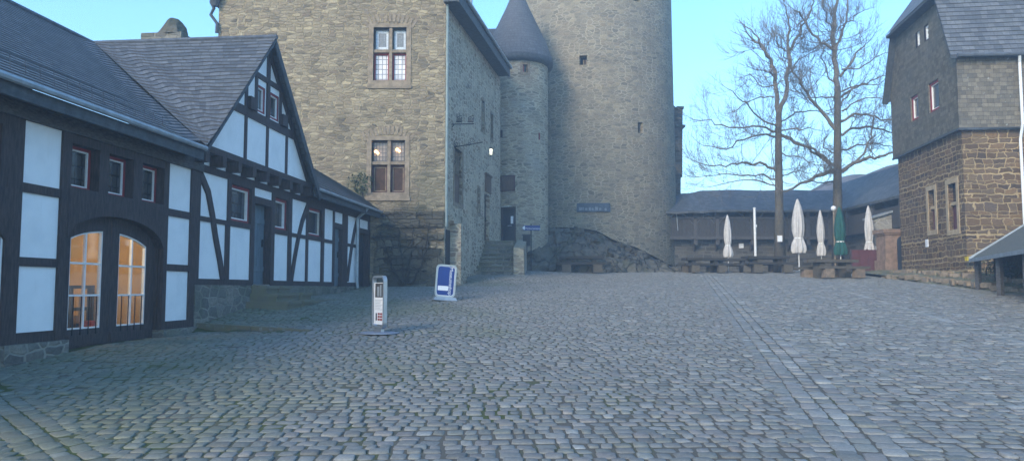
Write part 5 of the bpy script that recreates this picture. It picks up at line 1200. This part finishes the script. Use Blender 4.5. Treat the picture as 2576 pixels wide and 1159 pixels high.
zz = [JZ - .02, EVZ]; m.wall(FR, -a_, LEN + a_, JZ - .02, EVZ, [(*h, 0.2) for h in UW], n=UP)
e0, e1 = -a_ + gside(HZ), LEN + a_ - gside(HZ)
hz0, hz1 = AW[0][2], AW[0][3]
def strip(z0, z1, hs=()):
    A_, B_ = (-a_ + gside(z0), LEN + a_ - gside(z0)), (-a_ + gside(z1), LEN + a_ - gside(z1)); cuts = sorted(c for h in hs for c in h[:2])
    p0 = [A_[0]] + cuts + [A_[1]]; p1 = [B_[0]] + cuts + [B_[1]]
    for i in range(len(p0) - 1):
        if i % 2: continue
        m.face([FR.w(p0[i], UP, z0), FR.w(p0[i + 1], UP, z0), FR.w(p1[i + 1], UP, z1), FR.w(p1[i], UP, z1)], [(p0[i], z0), (p0[i + 1], z0), (p1[i + 1], z1), (p1[i], z1)])
strip(EVZ, hz0); strip(hz0, min(hz1, HZ - .05), AW); strip(min(hz1, HZ - .05), HZ)
m.wall(FR2, -a_, 12, JZ - .02, EVZ, n=UP); m.face([FR.w(-a_, UP, JZ - .02), FR.w(LEN + a_, UP, JZ - .02), FR.w(LEN + a_, -8, JZ - .02), FR.w(-a_, -8, JZ - .02)])
m.wall(Frame(FR.w(LEN, a_, 0)[:2], 94), 0, 12, JZ, EVZ)
m.build('slate_cladding', M['slate_wall'], rb)
m = MB(); m.fb(FR, -a_ - .02, LEN + a_, UP - .02, UP + .035, JZ - .06, JZ + .03); m.fb(FR2, -a_ - .02, 12, UP - .02, UP + .03, JZ - .06, JZ + .03); m.build('drip_moulding', M['fascia'], rb)
for h in LW:
    m = MB(); w = 0.19; m.ring(FR, rect(h[0] - w, h[1] + w, h[2] - w, h[3] + w), rect(*h), -0.28, 0.03); zt = h[2] + (h[3] - h[2]) * .57; m.fb(FR, h[0], h[1], -.25, -.06, zt - .06, zt + .06); f = m.build('window', M['sandstone_pale'], rb)
    m = MB(); m.fb(FR, h[0], h[1], -.2, -.17, zt + .06, h[3]); m.build('pane', M['lead_dark'], f); m = MB(); m.fb(FR, h[0], h[1], -.19, -.15, h[2], zt - .06); m.build('shutter', M['red_panel'], f)
    m = MB(); m.fb(FR, h[0] + .0, h[0] + .04, -.168, -.14, zt + .06, h[3]); m.build('sash', M['white_paint'], f)
for h in UW:
    window(FR, rb, h[0], h[1], h[2], h[3], UP - .13, M['red'], M['lead_dark'], 0.10, M['white_paint'], 0.03, th=0.14)
for h in AW:
    f = window(FR, rb, h[0], h[1], h[2], h[3], UP - .1, M['timber'], M['lead_dark'], 0.05, M['white_paint'], 0.06, (0, 2), th=0.14)
# roof: mansard-like steep slopes with a half hip over the gable
m = MB(); RZ3 = 17.0; q = gside(HZ)
def Rw(s, n, z): return FR.w(s, n, z)
DE = 12
m.face([Rw(-a_ - .25, UP + .28, EVZ - .2), Rw(-a_ - .25, -DE, EVZ - .2), Rw(-a_ + q, -DE, HZ), Rw(-a_ + q, UP + .28, HZ)])
m.face([Rw(LEN + a_ + .25, -DE, EVZ - .2), Rw(LEN + a_ + .25, UP + .28, EVZ - .2), Rw(LEN + a_ - q, UP + .28, HZ), Rw(LEN + a_ - q, -DE, HZ)])
m.face([Rw(-a_ + q, UP + .28, HZ), Rw(-a_ + q, -DE, HZ), Rw(LEN / 2, -DE, RZ3), Rw(LEN / 2, -2.2, RZ3)])
m.face([Rw(LEN + a_ - q, -DE, HZ), Rw(LEN + a_ - q, UP + .28, HZ), Rw(LEN / 2, -2.2, RZ3), Rw(LEN / 2, -DE, RZ3)])
m.face([Rw(LEN + a_ - q + .25, UP + .42, HZ - .12), Rw(-a_ + q - .25, UP + .42, HZ - .12), Rw(LEN / 2, -2.2, RZ3)])
m.f = m.f[1:]; m.uv = m.uv[1:]
lo0, lo1, hi0, hi1 = [Vector(q_) for q_ in (Rw(-a_ - .25, UP + .28, EVZ - .2), Rw(-a_ - .25, -DE, EVZ - .2), Rw(-a_ + q, UP + .28, HZ), Rw(-a_ + q, -DE, HZ))]
courses(m, lambda a, b: tuple(lo0.lerp(lo1, a).lerp(hi0.lerp(hi1, a), b)), 15, 12, .028, None, 12)
rr_ = m.build('roof', M['slate'], rb)
m = MB()
for sgn in (0, 1):
    b0, b1 = ((-a_ - .25, -a_ + q) if sgn == 0 else (LEN + a_ + .25, LEN + a_ - q))
    m.hexa([Rw(b0, UP + .02, EVZ - .3), Rw(b0, UP + .28, EVZ - .3), Rw(b1, UP + .28, HZ - .15), Rw(b1, UP + .02, HZ - .15)], [Rw(b0, UP + .02, EVZ - .205), Rw(b0, UP + .284, EVZ - .205), Rw(b1, UP + .284, HZ - .01), Rw(b1, UP + .02, HZ - .01)])
m.hexa([Rw(-a_ + q - .2, UP + .02, HZ - .28), Rw(LEN + a_ - q + .2, UP + .02, HZ - .28), Rw(LEN + a_ - q + .2, UP + .40, HZ - .24), Rw(-a_ + q - .2, UP + .40, HZ - .24)], [Rw(-a_ + q - .2, UP + .02, HZ - .14), Rw(LEN + a_ - q + .2, UP + .02, HZ - .14), Rw(LEN + a_ - q + .2, UP + .41, HZ - .14), Rw(-a_ + q - .2, UP + .41, HZ - .14)])
m.build('barge_board', M['fascia'], rr_)
m = MB(); m.tube([FR2.w(-a_ - .1, UP + .32, EVZ - .22), FR2.w(12, UP + .32, EVZ - .22)], 0.07, 8); m.build('gutter', M['ridge'], rr_)
xp = FR2.s(2567, 300, .2); m = MB(); m.tube([FR2.w(xp - .08, UP + .3, EVZ - .25), FR2.w(xp, .3, EVZ - .5), FR2.w(xp, .3, JZ + .1), FR2.w(xp, .12, JZ - .4), FR2.w(xp, .12, 3.2)], 0.05, 8); m.build('downpipe', M['plaster'], rb)
m = MB(); a, b = FR.s(2335, 617), FR.s(2329, 617); m.fb(FR, a, b, 0.0, .03, FR.z(2332, 621), FR.z(2332, 602)); tag(m.build('wall_notice', M['white'], None), 'small white notice on the brown masonry of the right-hand house', 'notice')
m = MB(); q = at(2438, 651, 27.6); t = thing('yellow_box', q, 'small yellow box fixed on the corner of the brown masonry house', 'box'); m.box(q, (.26, .14, .12)); m.build('case', M['yellow'], t); m = MB(); m.box((q[0], q[1], q[2] + .07), (.3, .18, .02)); m.build('lid', M['yellow'], t)

# open shed with a felt roof along the right edge
A = at(2441, 650, 26.0); e = (-.35, -.937); p_ = (.937, -.35); ez = A[2]
sd = thing('open_shed', (A[0], A[1], gz(A[0], A[1])), 'low open shed with a felted pent roof and light verge board at the right edge', 'shed')
def shp(a, b, z): return (A[0] + e[0] * a + p_[0] * b, A[1] + e[1] * a + p_[1] * b, z)
TT = math.tan(R(34)); LS, DS = 13.0, 2.4
m = MB()
for i in range(13): m.hexa([shp(i, 0, ez - .07), shp(i + 1, 0, ez - .07), shp(i + 1, DS, ez - .07 + DS * TT), shp(i, DS, ez - .07 + DS * TT)], [shp(i, 0, ez), shp(i + .995, 0, ez), shp(i + .995, DS, ez + DS * TT), shp(i, DS, ez + DS * TT)])
rs = m.build('roof', M['canvas'], sd)
m = MB(); m.hexa([shp(-.06, -.05, ez - .14), shp(0.01, -.05, ez - .14), shp(0.01, DS, ez - .14 + DS * TT), shp(-.06, DS, ez - .14 + DS * TT)], [shp(-.06, -.05, ez + .04), shp(0.01, -.05, ez + .04), shp(0.01, DS, ez + .04 + DS * TT), shp(-.06, DS, ez + .04 + DS * TT)]); m.build('verge_board', M['zinc'], rs)
m = MB(); m.hexa([shp(0, -.05, ez - .12), shp(LS, -.05, ez - .12), shp(LS, .0, ez - .12), shp(0, .0, ez - .12)], [shp(0, -.05, ez - .01), shp(LS, -.05, ez - .01), shp(LS, -.002, ez - .01), shp(0, -.002, ez - .01)]); m.build('eaves_board', M['zinc'], rs)
m = MB(); m.face([shp(0, DS, 1), shp(LS, DS, 1), shp(LS, DS, ez + DS * TT), shp(0, DS, ez + DS * TT)]); m.face([shp(0.3, .6, 1), shp(.3, DS, 1), shp(.3, DS, ez + DS * TT - .1), shp(.3, .6, ez + .3)]); m.build('back_wall', M['boards'], sd)
for i in range(5): m = MB(); c = shp(.25 + i * 3, .15, 0); m.box((c[0], c[1], (gz(c[0], c[1]) + ez) / 2), (.14, .14, ez - gz(c[0], c[1])), R(20)); m.build('post', M['timber_grey'], sd)
for i, (x, y, Yd, r_) in enumerate(((2478, 674, 26.4, .36), (2510, 672, 25.4, .30), (2541, 678, 24.8, .26))):
    q = at(x, y, Yd); t = thing('low_bush', (q[0], q[1], gz(q[0], q[1]) + .3), ('pale green low bush at the far corner post of the open shed', 'dull green bush in the middle under the open shed', 'smallest dark bush under the shed at the right edge')[i], 'bush', 'bushes under the shed')
    leaf_clump('leaves', t, q, r_, 420, M['dry'] if i == 0 else M['leaf'], .045, 11 + i, (1.1, 1, 1)); m = MB(); m.tube([(q[0], q[1], q[2] - r_ - .25), (q[0] + .03, q[1], q[2])], .025, 5); m.build('stem', M['vine'], t)

# ------------------------------------------------------------------ small things at the back right
q0, q1 = at(2194, 630, 37.9), at(2262, 630, 37.9); zt0, zt1 = at(2194, 552, 37.9)[2], at(2262, 532, 37.9)[2]
t = thing('stone_outhouse', (q0[0] + .8, 38.4, 2.5), 'small pale stone outhouse with a sloping light roof behind the red panel', 'outhouse')
m = MB(); m.hexa([(q0[0], 37.9, 1.8), (q1[0] + .5, 37.9, 1.8), (q1[0] + .5, 38.5, 1.8), (q0[0], 38.5, 1.8)], [(q0[0], 37.9, zt0), (q1[0] + .5, 37.9, zt1 + .15), (q1[0] + .5, 38.5, zt1 + .15), (q0[0], 38.5, zt0)]); m.build('wall', M['grey_stone'], t)
m = MB(); m.hexa([(q0[0] - .12, 37.75, zt0), (q1[0] + .5, 37.75, zt1 + .19), (q1[0] + .5, 38.6, zt1 + .19), (q0[0] - .12, 38.6, zt0)], [(q0[0] - .12, 37.75, zt0 + .1), (q1[0] + .5, 37.75, zt1 + .3), (q1[0] + .5, 38.6, zt1 + .3), (q0[0] - .12, 38.6, zt0 + .1)]); m.build('roof', M['zinc'], t)
m = MB(); a = at(2203, 655, 37.85); m.box((at(2203, 650, 37.86)[0], 37.86, at(2203, 660, 37.86)[2] + .6), (.25, .05, .4)); m.build('notice', M['white'], t)
a, b = at(2143, 680, 36.8), at(2224, 680, 36.8); zt = at(2180, 628, 36.8)[2]; t = thing('red_screen', ((a[0] + b[0]) / 2, 36.8, gz(0, 36.8)), 'dull red panelled screen standing between the tables and the sandstone pillar', 'screen')
m = MB()
for i in range(4): w_ = (b[0] - a[0]) / 4; m.box((a[0] + (i + .5) * w_, 36.8, (gz(0, 36.8) + zt) / 2), (w_ - .008, .06, zt - gz(0, 36.8)))
m.build('panel', M['red_panel'], t)
m = MB()
for x in (a[0] - .03, (a[0] + b[0]) / 2, b[0] + .03): m.box((x, 36.86, (gz(0, 36.8) + zt) / 2 + .02), (.07, .07, zt - gz(0, 36.8) + .04))
m.build('post', M['timber'], t)
a, b = at(2226, 690, 35.6), at(2284, 690, 35.6); zt = at(2255, 576, 35.6)[2]; t = thing('sandstone_pillar', ((a[0] + b[0]) / 2, 36.0, gz(0, 36)), 'thick weathered reddish sandstone gate pillar with a flat cap, left of the slate house', 'pillar')
w_ = b[0] - a[0]; cx = (a[0] + b[0]) / 2; z0 = gz(0, 35.6) - .1
m = MB(); m.box((cx, 36.1, (z0 + zt) / 2 + .1), (w_ * .84, w_ * .84, zt - z0 - .3)); m.build('shaft', M['pillar'], t)
m = MB(); m.box((cx, 36.1, z0 + .32), (w_ * 1.0, w_ * .98, .64)); m.build('base', M['pillar'], t)
m = MB(); m.box((cx, 36.1, zt - .09), (w_ * 1.06, w_ * 1.06, .18)); m.box((cx, 36.1, zt - .22), (w_ * .95, w_ * .95, .082)); m.build('cap', M['pillar'], t)
q = at(2284, 657, 34.2); t = thing('dark_niche_door', (q[0], q[1], gz(0, 34)), 'dark narrow arched gate leaf between the sandstone pillar and the brown masonry', 'gate')
m = MB(); fr = Frame((q[0] - .25, 34.6), 90)
pts = [(0, z0), (.5, z0)] + [(.25 + .25 * math.cos(R(i * 18)), q[2] + .9 + .25 * math.sin(R(i * 18))) for i in range(11)]
m.poly(fr, pts, -.04, .04); m.build('leaf', M['door_dark'], t); m = MB(); m.tube([fr.w(.42, .045, q[2]), fr.w(.42, .045, q[2] + .2)], .02, 6); m.build('handle', M['iron'], t)

# picnic tables: massive planks on sawn blocks
def make_table(wd='wood', we='wood_end'):
    t = thing('picnic_table', (0, 0, 0), 'x', 'picnic table', 'rustic picnic tables')
    m = MB()
    for i in range(3): m.box((random.uniform(-.03, .03), -.29 + i * .29, .74), (2.1, .28, .13))
    m.build('tabletop', M[wd], t, local=True)
    for sx in (-.62, .62): m = MB(); m.box((sx, 0, .335), (.22, .56, .67)); m.build('leg', M[wd], t, local=True)
    for sy in (-.78, .78):
        m = MB(); m.box((0, sy, .44), (2.5, .30, .11)); b = m.build('bench_seat', M[wd], t, local=True)
        for sx in (-.72, .75): m = MB(); m.box((sx, sy, .19), (.42, .32, .38), random.uniform(-.1, .1)); m.build('block_leg', M[we], b, local=True)
    return t
TB = [(2092, 691, R(12), 0.98, 'wooden picnic table with pale sawn block legs in front of the red screen'), (1462, 684, R(-3), 1.0, 'dark wooden picnic table against the rocks below the keep'),
      (1768, 684, R(6), .9, 'dark picnic table at the back, right beside the foot of the keep'), (1840, 685, R(-8), .85, 'dark picnic table under the narrow cream umbrella nearest the keep'), (1925, 686, R(5), 1.0, 'dark picnic table at the foot of the white pole')]
M['wood_dark'] = plain('dark_table_timber', (0.038, 0.034, 0.028), 0.85, 0.35, 5, 0.4, stretch=(1, 6, 6))  # darker timber for the tables at the back and by the rocks
proto = make_table(); proto2 = make_table('wood_dark', 'wood')
for i, (x, y, a, s_, lab) in enumerate(TB):
    o = proto if i == 0 else proto2 if i == 1 else copy_tree(proto2); Yd = min(on_ground(x, y)[1], 38.7) if i else 33.2
    if i == 1: Yd = 37.9
    if i > 1: Yd = 38.2 + .25 * (i % 2)
    X_ = at(x, y, Yd)[0]; o.location = (X_, Yd, gz(X_, Yd) - .01); o.rotation_euler[2] = a; o.scale = (s_, s_, s_); o['label'] = lab

# closed umbrellas
def make_umbrella(mat):
    t = thing('closed_umbrella', (0, 0, 0), 'x', 'umbrella', 'closed garden umbrellas')
    m = MB(); m.tube([(0, 0, .02), (0, 0, 3.42)], .028, 10); m.build('pole', M['white_paint'], t, local=True)
    m = MB(); m.lathe((0, 0, 0), [(0, 0), (.36, 0), (.36, .05), (.08, .09), (0, .09)], 20); m.build('base', M['grey_stone'], t, local=True)
    pr = [(.27, .92), (.31, 1.05), (.30, 1.22), (.255, 1.42), (.20, 1.58), (.185, 1.66), (.215, 1.76), (.255, 2.0), (.262, 2.3), (.245, 2.6), (.21, 2.9), (.16, 3.15), (.09, 3.38), (.035, 3.52), (0, 3.54)]
    m = MB()
    def fold(th, z): return 1 + (.22 if z < 1.6 else .13 if z < 2.9 else .05) * math.sin(8 * th + 1.3 * math.sin(z * 2)) + .06 * math.sin(19 * th + z * 4)
    m.lathe((0, 0, 0), pr, 64, fold); c = m.build('canopy', mat, t, smooth=True, local=True)
    m = MB(); m.lathe((0, 0, 0), [(.20, 1.60), (.212, 1.60), (.212, 1.66), (.20, 1.66)], 24); m.build('tie_strap', M['white_paint'], c, local=True)
    return t
UB = [(2005, 678, 500, 38.6, 1.0, 'largest pinkish cream closed umbrella, its bare pole showing below'), (1829, 683, 540, 39.4, .82, 'narrow cream closed umbrella nearest the keep'), (2062, 684, 528, 39.2, .72, 'cream closed umbrella just left of the dark green one'), (2183, 684, 517, 37.4, .78, 'cream closed umbrella behind the red screen beside the outhouse')]
pu = make_umbrella(M['cloth'])
for i, (x, y, yt, Yd, ws, lab) in enumerate(UB):
    o = pu if i == 0 else copy_tree(pu); X_, _, z_ = at(x, yt, Yd); zg = gz(X_, Yd); h = (z_ - zg) / 3.54; o.location = (X_, Yd, zg); o.scale = (h * ws, h * ws, h); o.rotation_euler[2] = i * .4; o['label'] = lab
o = make_umbrella(M['green_cloth']); o['label'] = 'dark green closed umbrella standing before the right bare tree'; X_, _, z_ = at(2110, 520, 39.0); zg = gz(X_, 39); h = (z_ - zg) / 3.54; o.location = (X_, 39.0, zg); o.scale = (.92, .92, h)
X_, _, z_ = at(1897, 524, 39.5); t = thing('white_pole', (X_, 39.5, gz(X_, 39.5)), 'slim plain white pole standing before the wall walk left of the left tree', 'pole')
m = MB(); m.tube([(X_, 39.5, gz(X_, 39.5)), (X_, 39.5, z_)], .062, 10); m.build('shaft', M['white_paint'], t); m = MB(); m.lathe((X_, 39.5, z_), [(.0, .05), (.075, .03), (.075, -.02), (0, -.02)], 10); m.build('cap', M['white_paint'], t); m = MB(); m.box((X_ + .07, 39.5, z_ - .9), (.06, .06, .12)); m.build('cleat', M['white_paint'], t)
X_, _, z_ = at(2096, 524, 39.3); t = thing('lamp_post', (X_, 39.3, gz(X_, 39.3)), 'thin pale lamp post with a round white head beside the dark green umbrella', 'lamp post')
m = MB(); m.tube([(X_, 39.3, gz(X_, 39.3)), (X_, 39.3, z_ - .08)], .04, 8); m.build('post', M['sandstone'], t); m = MB(); m.lathe((X_, 39.3, z_), [(0, -.14)] + [(.14 * math.sin(q), -.14 * math.cos(q)) for q in (.6, 1.2, 1.8, 2.4)] + [(0, .14)], 14); m.build('lamp_globe', M['white'], t, smooth=True)
for i, (x, y, Yd, w_, h_, lab) in enumerate(((1961, 600, 39.55, .24, .30, 'white square notice nailed to the left bare tree'), (2095, 682 - 0, 39.1, .2, .3, 'white notice low on a post left of the dark green umbrella'), (1852 + 10, 679, 44.2, .26, .24, 'small white sign on the dark stone wall under the wall walk'))):
    y = (600, 681 - 0, 679)[i]; y = (600, 652 + 29, 679)[i]
    q = at(x, (600, 677, 679)[i] if i != 1 else 681, Yd)
NT_ = [(1961, 600, 39.50, .24, .30, 'white square notice nailed to the trunk of the left bare tree'), (2090, 682, 38.9, .2, .3, 'x'), (1864, 678, 44.6, .26, .26, 'small white sign on the dark stone wall under the wall walk')]
for x, y, Yd, w_, h_, lab in (NT_[0], (1864, 679, 44.68, .26, .26, NT_[2][5])):
    y = 600 if Yd < 42 else 618; q = at(x, y, Yd); t = thing('notice_board', q, lab, 'notice'); m = MB(); m.box(q, (w_, .03, h_)); m.build('panel', M['white'], t); m = MB(); m.box((q[0], q[1] + .022, q[2]), (w_ + .05, .012, h_ + .05)); m.build('backing', M['sandstone'], t)

# ------------------------------------------------------------------ the two bare trees
ZX = lambda zx, zy: (1675 + zx * .4376, zy * .4376)
def tree(base, trunk, limbs, Yt, seed, label, trunk_r):
    rnd = random.Random(seed)
    t = thing('bare_tree', (0, 0, 0), label, 'tree', 'leafless yard trees'); x0_, y0_ = ZX(*base); X_ = at(x0_, y0_, Yt)[0]; t.location = (X_, Yt, gz(X_, Yt))
    k = len(trunk); pts = [at(*ZX(*p), Yt) for p in trunk]; pts[0] = (pts[0][0], Yt, gz(pts[0][0], Yt) - .1)
    m = MB(); rr = [0.88 * trunk_r[0] + (0.88 * trunk_r[1] - 0.88 * trunk_r[0]) * 0 + (trunk_r[1] - trunk_r[0]) * (i / (k - 1)) for i in range(k)]; rr[0] *= 1.35; m.tube(pts, rr, 14); m.build('trunk', M['bark'], t, smooth=True)
    m = MB()
    def twig(p, d, l, r, lv):
        n = 4 if lv < 2 else 2; P = [p]; dd = d.normalized(); q = p
        for i in range(n):
            dd = (dd + Vector((rnd.gauss(0, .10), rnd.gauss(0, .10), rnd.gauss(0, .09) + (.20 if lv > 0 else .10)))).normalized(); q = q + dd * (l / n); P.append(q)
            if lv < 3:
                nb = (3 if lv < 1 else 2)
                for _ in range(nb):
                    if rnd.random() < (.9, .62, .22)[lv]:
                        ax = Vector((rnd.gauss(0, 1), rnd.gauss(0, .8), rnd.gauss(0, .9))); b = (dd * 1.0 + ax.normalized() * .75).normalized()
                        twig(q, b, l * rnd.uniform(.34, .6), r * .55, lv + 1)
        m.tube(P, [max(r * (1 - .75 * i / n), .0036) for i in range(n + 1)], 5 if lv == 0 else 3, cap=False)
    for pl, r0, r1, dy in limbs:
        r0 *= .78; L3 = []; nlen = len(pl)
        for i, p in enumerate(pl): L3.append(Vector(at(*ZX(*p), Yt + dy * i / (nlen - 1))))
        # refine polyline with a little wander
        Q = [L3[0]]
        for a, b in zip(L3[:-1], L3[1:]):
            for f in (1 / 3, 2 / 3, 1.0): Q.append(a.lerp(b, f) + Vector((rnd.gauss(0, .05), rnd.gauss(0, .10), rnd.gauss(0, .05))) * (1 if f < 1 else .4))
        N = len(Q); m.tube(Q, [r0 + (r1 - r0) * (i / (N - 1)) for i in range(N)], 8 if r0 > .09 else 6)
        total = sum((b - a).length for a, b in zip(Q[:-1], Q[1:]))
        for i in range(1, N):
            d = (Q[i] - Q[i - 1]).normalized(); r = r0 + (r1 - r0) * (i / (N - 1)); seg = (Q[i] - Q[i - 1]).length; cnt = max(1, int(seg / .25 + rnd.random()))
            if i / N < .18: cnt = 0 if r0 > .1 else 1
            for _ in range(cnt):
                p = Q[i - 1].lerp(Q[i], rnd.random()); ax = Vector((rnd.gauss(0, 1), rnd.gauss(0, .9), rnd.gauss(.25, .9))).normalized(); b = (d * .55 + ax).normalized()
                l = min(total * .55, 2.9) * rnd.uniform(.45, 1.0) * (1.1 - .5 * i / N); twig(p, b, max(l, .5), max(min(r * .35, .024), .010), 1 if rnd.random() < .65 else 0)
        twig(Q[-1], (Q[-1] - Q[-2]), .9, r1, 1)
    m.build('crown', M['twig'], t)
T1 = [((648, 660), (625, 500), (622, 400), (600, 340), (545, 265), (495, 225)), .16, .06, .8], [((600, 340), (545, 270), (510, 205), (470, 165)), .09, .03, -.5], [((650, 650), (690, 545), (712, 380), (705, 280), (712, 170), (697, 90)), .17, .04, -.6], [((705, 300), (770, 200), (800, 130), (835, 40), (848, -40)), .10, .03, .6], \
    [((705, 345), (650, 270), (620, 200), (610, 130)), .05, .015, 1.2], [((650, 740), (560, 700), (480, 620), (410, 560), (345, 510)), .07, .02, -1.5], [((645, 760), (540, 725), (400, 735), (280, 715), (165, 690)), .09, .02, 1.0], [((640, 790), (540, 775), (440, 800), (350, 860), (215, 840)), .08, .02, -1.8], \
    [((635, 990), (570, 945), (470, 935), (380, 940), (270, 955), (150, 920)), .10, .02, 1.6], [((640, 1030), (540, 1000), (430, 1010), (330, 1000), (180, 1020)), .07, .018, -1.0], [((640, 1070), (520, 1035), (400, 1040), (250, 1075)), .06, .015, 2.0], [((650, 480), (560, 500), (480, 430), (420, 460)), .05, .015, 1.4], [((615, 430), (560, 405), (485, 395)), .06, .02, -1], \
    [((660, 700), (740, 650), (860, 640), (960, 660)), .06, .02, 2.0], [((660, 750), (740, 740), (850, 745)), .06, .02, -1.8], [((665, 780), (780, 840), (870, 890), (950, 960)), .11, .05, .6], [((665, 880), (740, 900), (850, 930)), .05, .015, -2], [((620, 560), (540, 560), (440, 600), (380, 650)), .05, .015, 2.2], [((700, 430), (760, 340), (870, 290)), .06, .02, 1.5], [((665, 1010), (740, 985), (830, 1000)), .05, .015, 2]
tree((650, 1400), ((652, 1400), (650, 1200), (648, 1000), (645, 800), (648, 650)), T1, 40.2, 3, 'leafless tree whose trunk forks halfway up and carries a white notice', (.27, .18))
T2 = [((985, 500), (975, 380), (962, 250), (968, 120), (985, 0), (990, -120)), .20, .06, .3], [((968, 290), (890, 250), (820, 160), (770, 90), (740, 60)), .11, .03, -.9], [((970, 300), (1010, 200), (1035, 100), (1040, -20)), .10, .03, .9], [((1000, 440), (1080, 340), (1120, 280), (1160, 240)), .09, .02, -.8], [((975, 480), (930, 440), (900, 350), (905, 280)), .06, .02, 1.4], \
    [((975, 745), (900, 650), (830, 560), (770, 480), (730, 420), (700, 330)), .14, .03, 1.0], [((1005, 700), (1080, 655), (1150, 660), (1230, 690), (1320, 690)), .10, .03, -1.2], [((1005, 560), (1080, 510), (1160, 480), (1240, 440), (1330, 425)), .08, .02, 1.4], [((1000, 530), (1100, 490), (1220, 485)), .06, .02, -1.6], [((1010, 780), (1080, 735), (1180, 730), (1280, 760), (1340, 780)), .10, .03, 1.2], \
    [((1010, 985), (1080, 935), (1170, 905), (1260, 895), (1340, 870)), .15, .04, -1.4], [((1090, 930), (1150, 850), (1180, 760), (1200, 640)), .08, .02, 1], [((960, 985), (870, 1010), (800, 1045), (700, 1095)), .15, .05, -1.0], [((960, 950), (900, 890), (820, 840), (740, 810), (670, 780)), .10, .04, -.6], [((960, 1045), (890, 1050), (820, 1035)), .06, .02, -2], [((1000, 610), (1050, 540), (1070, 460), (1080, 380)), .06, .015, 2], \
    [((970, 560), (900, 555), (800, 560), (720, 520)), .06, .02, -2], [((960, 880), (900, 850), (920, 760)), .05, .02, 2.2], [((1010, 860), (1100, 830), (1220, 830), (1310, 850)), .07, .02, 2], [((1010, 640), (1100, 580), (1190, 560), (1290, 590)), .06, .015, -2], [((960, 180), (920, 100), (900, 20)), .06, .02, -1.2], [((1010, 400), (1110, 400), (1200, 330), (1300, 300)), .06, .015, -2.0], [((1020, 150), (1080, 90), (1160, 60)), .05, .015, 1], [((965, 200), (920, 240), (850, 280), (760, 300)), .05, .015, 1.5]
tree((985, 1400), ((985, 1400), (985, 1200), (985, 1000), (985, 760), (985, 500)), T2, 40.6, 9, 'taller leafless tree with a straight stout trunk behind the dark green umbrella', (.29, .20))

# ------------------------------------------------------------------ wooded hill behind
def hill():
    m = MB(); xs = np.linspace(-150, 200, 260); ys = np.linspace(62, 240, 60)
    for y in ys:
        for x in xs:
            k = (y - 62) / 25; h = (9.4 + 2.6 * smooth(x, 22, 34) + 4.4 * smooth(x, 34, 46)) * math.sin(min(1, k) * math.pi / 2) + min(1, k) * (1.0 * mnoise.fractal(Vector((x * .10, y * .10, 0)), 1, 2, 3) + .45 * mnoise.noise(Vector((x * .9, y * .9, 5))))
            m.v.append((x, y, h if k > 0 else -2))
    w = len(xs)
    for j in range(len(ys) - 1):
        for i in range(w - 1): m.f.append((j * w + i, j * w + i + 1, (j + 1) * w + i + 1, (j + 1) * w + i)); m.uv.append(None)
    tag(m.build('hill', M['hill'], smooth=True), kind='structure')
hill()

# ------------------------------------------------------------------ haze, light, sky
s = NT('haze_air'); v = s.new('VolumePrincipled'); v.inputs['Color'].default_value = (.62, .80, .98, 1); v.inputs['Density'].default_value = 0.0042; v.inputs['Anisotropy'].default_value = .25
s.t.links.new(v.outputs[0], s.out.inputs['Volume'])
m = MB(); m.hexa([(-300, -140, -9.5), (300, -140, -9.5), (300, 300, -9.5), (-300, 300, -9.5)], [(-300, -140, 36), (300, -140, 36), (300, 300, 36), (-300, 300, 36)])
hz_ = m.build('haze', s.m); tag(hz_, kind='stuff')

SUN_EL, SUN_AZ = R(24), R(212)                         # azimuth measured from +Y clockwise: sun low, behind the camera to the left
sl = bpy.data.lights.new('sun', 'SUN'); sl.energy = 1.5; sl.angle = R(20); sl.color = (1.0, .86, .66)
so_ = bpy.data.objects.new('sun', sl); col.objects.link(so_)
dv = Vector((math.sin(SUN_AZ) * math.cos(SUN_EL), math.cos(SUN_AZ) * math.cos(SUN_EL), math.sin(SUN_EL)))
so_.rotation_euler = dv.to_track_quat('Z', 'Y').to_euler(); so_.location = (0, -10, 40)
w = bpy.data.worlds.new('World'); sc.world = w; w.use_nodes = True; nt = w.node_tree; bg = nt.nodes['Background']
sk = nt.nodes.new('ShaderNodeTexSky'); sk.sky_type = 'NISHITA'; sk.sun_disc = False; sk.sun_elevation = SUN_EL; sk.sun_rotation = SUN_AZ
sk.air_density = 1.0; sk.dust_density = 0.2; sk.ozone_density = 2.5
mxw = nt.nodes.new('ShaderNodeMix'); mxw.data_type = 'RGBA'; mxw.blend_type = 'MULTIPLY'; mxw.inputs[0].default_value = 1; mxw.inputs[7].default_value = (.90, 1.0, 1.0, 1)
hs = nt.nodes.new('ShaderNodeHueSaturation'); hs.inputs['Saturation'].default_value = 1.15; nt.links.new(sk.outputs[0], hs.inputs['Color']); nt.links.new(hs.outputs[0], mxw.inputs[6]); nt.links.new(mxw.outputs[2], bg.inputs[0]); bg.inputs[1].default_value = 0.15
vs = sc.view_settings; vs.view_transform = 'Standard'; vs.look = 'None'; vs.exposure = 1.64; vs.gamma = 1.0
cy = sc.cycles; cy.use_denoising = True; cy.max_bounces = 8; cy.transparent_max_bounces = 12; cy.volume_bounces = 1; cy.use_adaptive_sampling = True
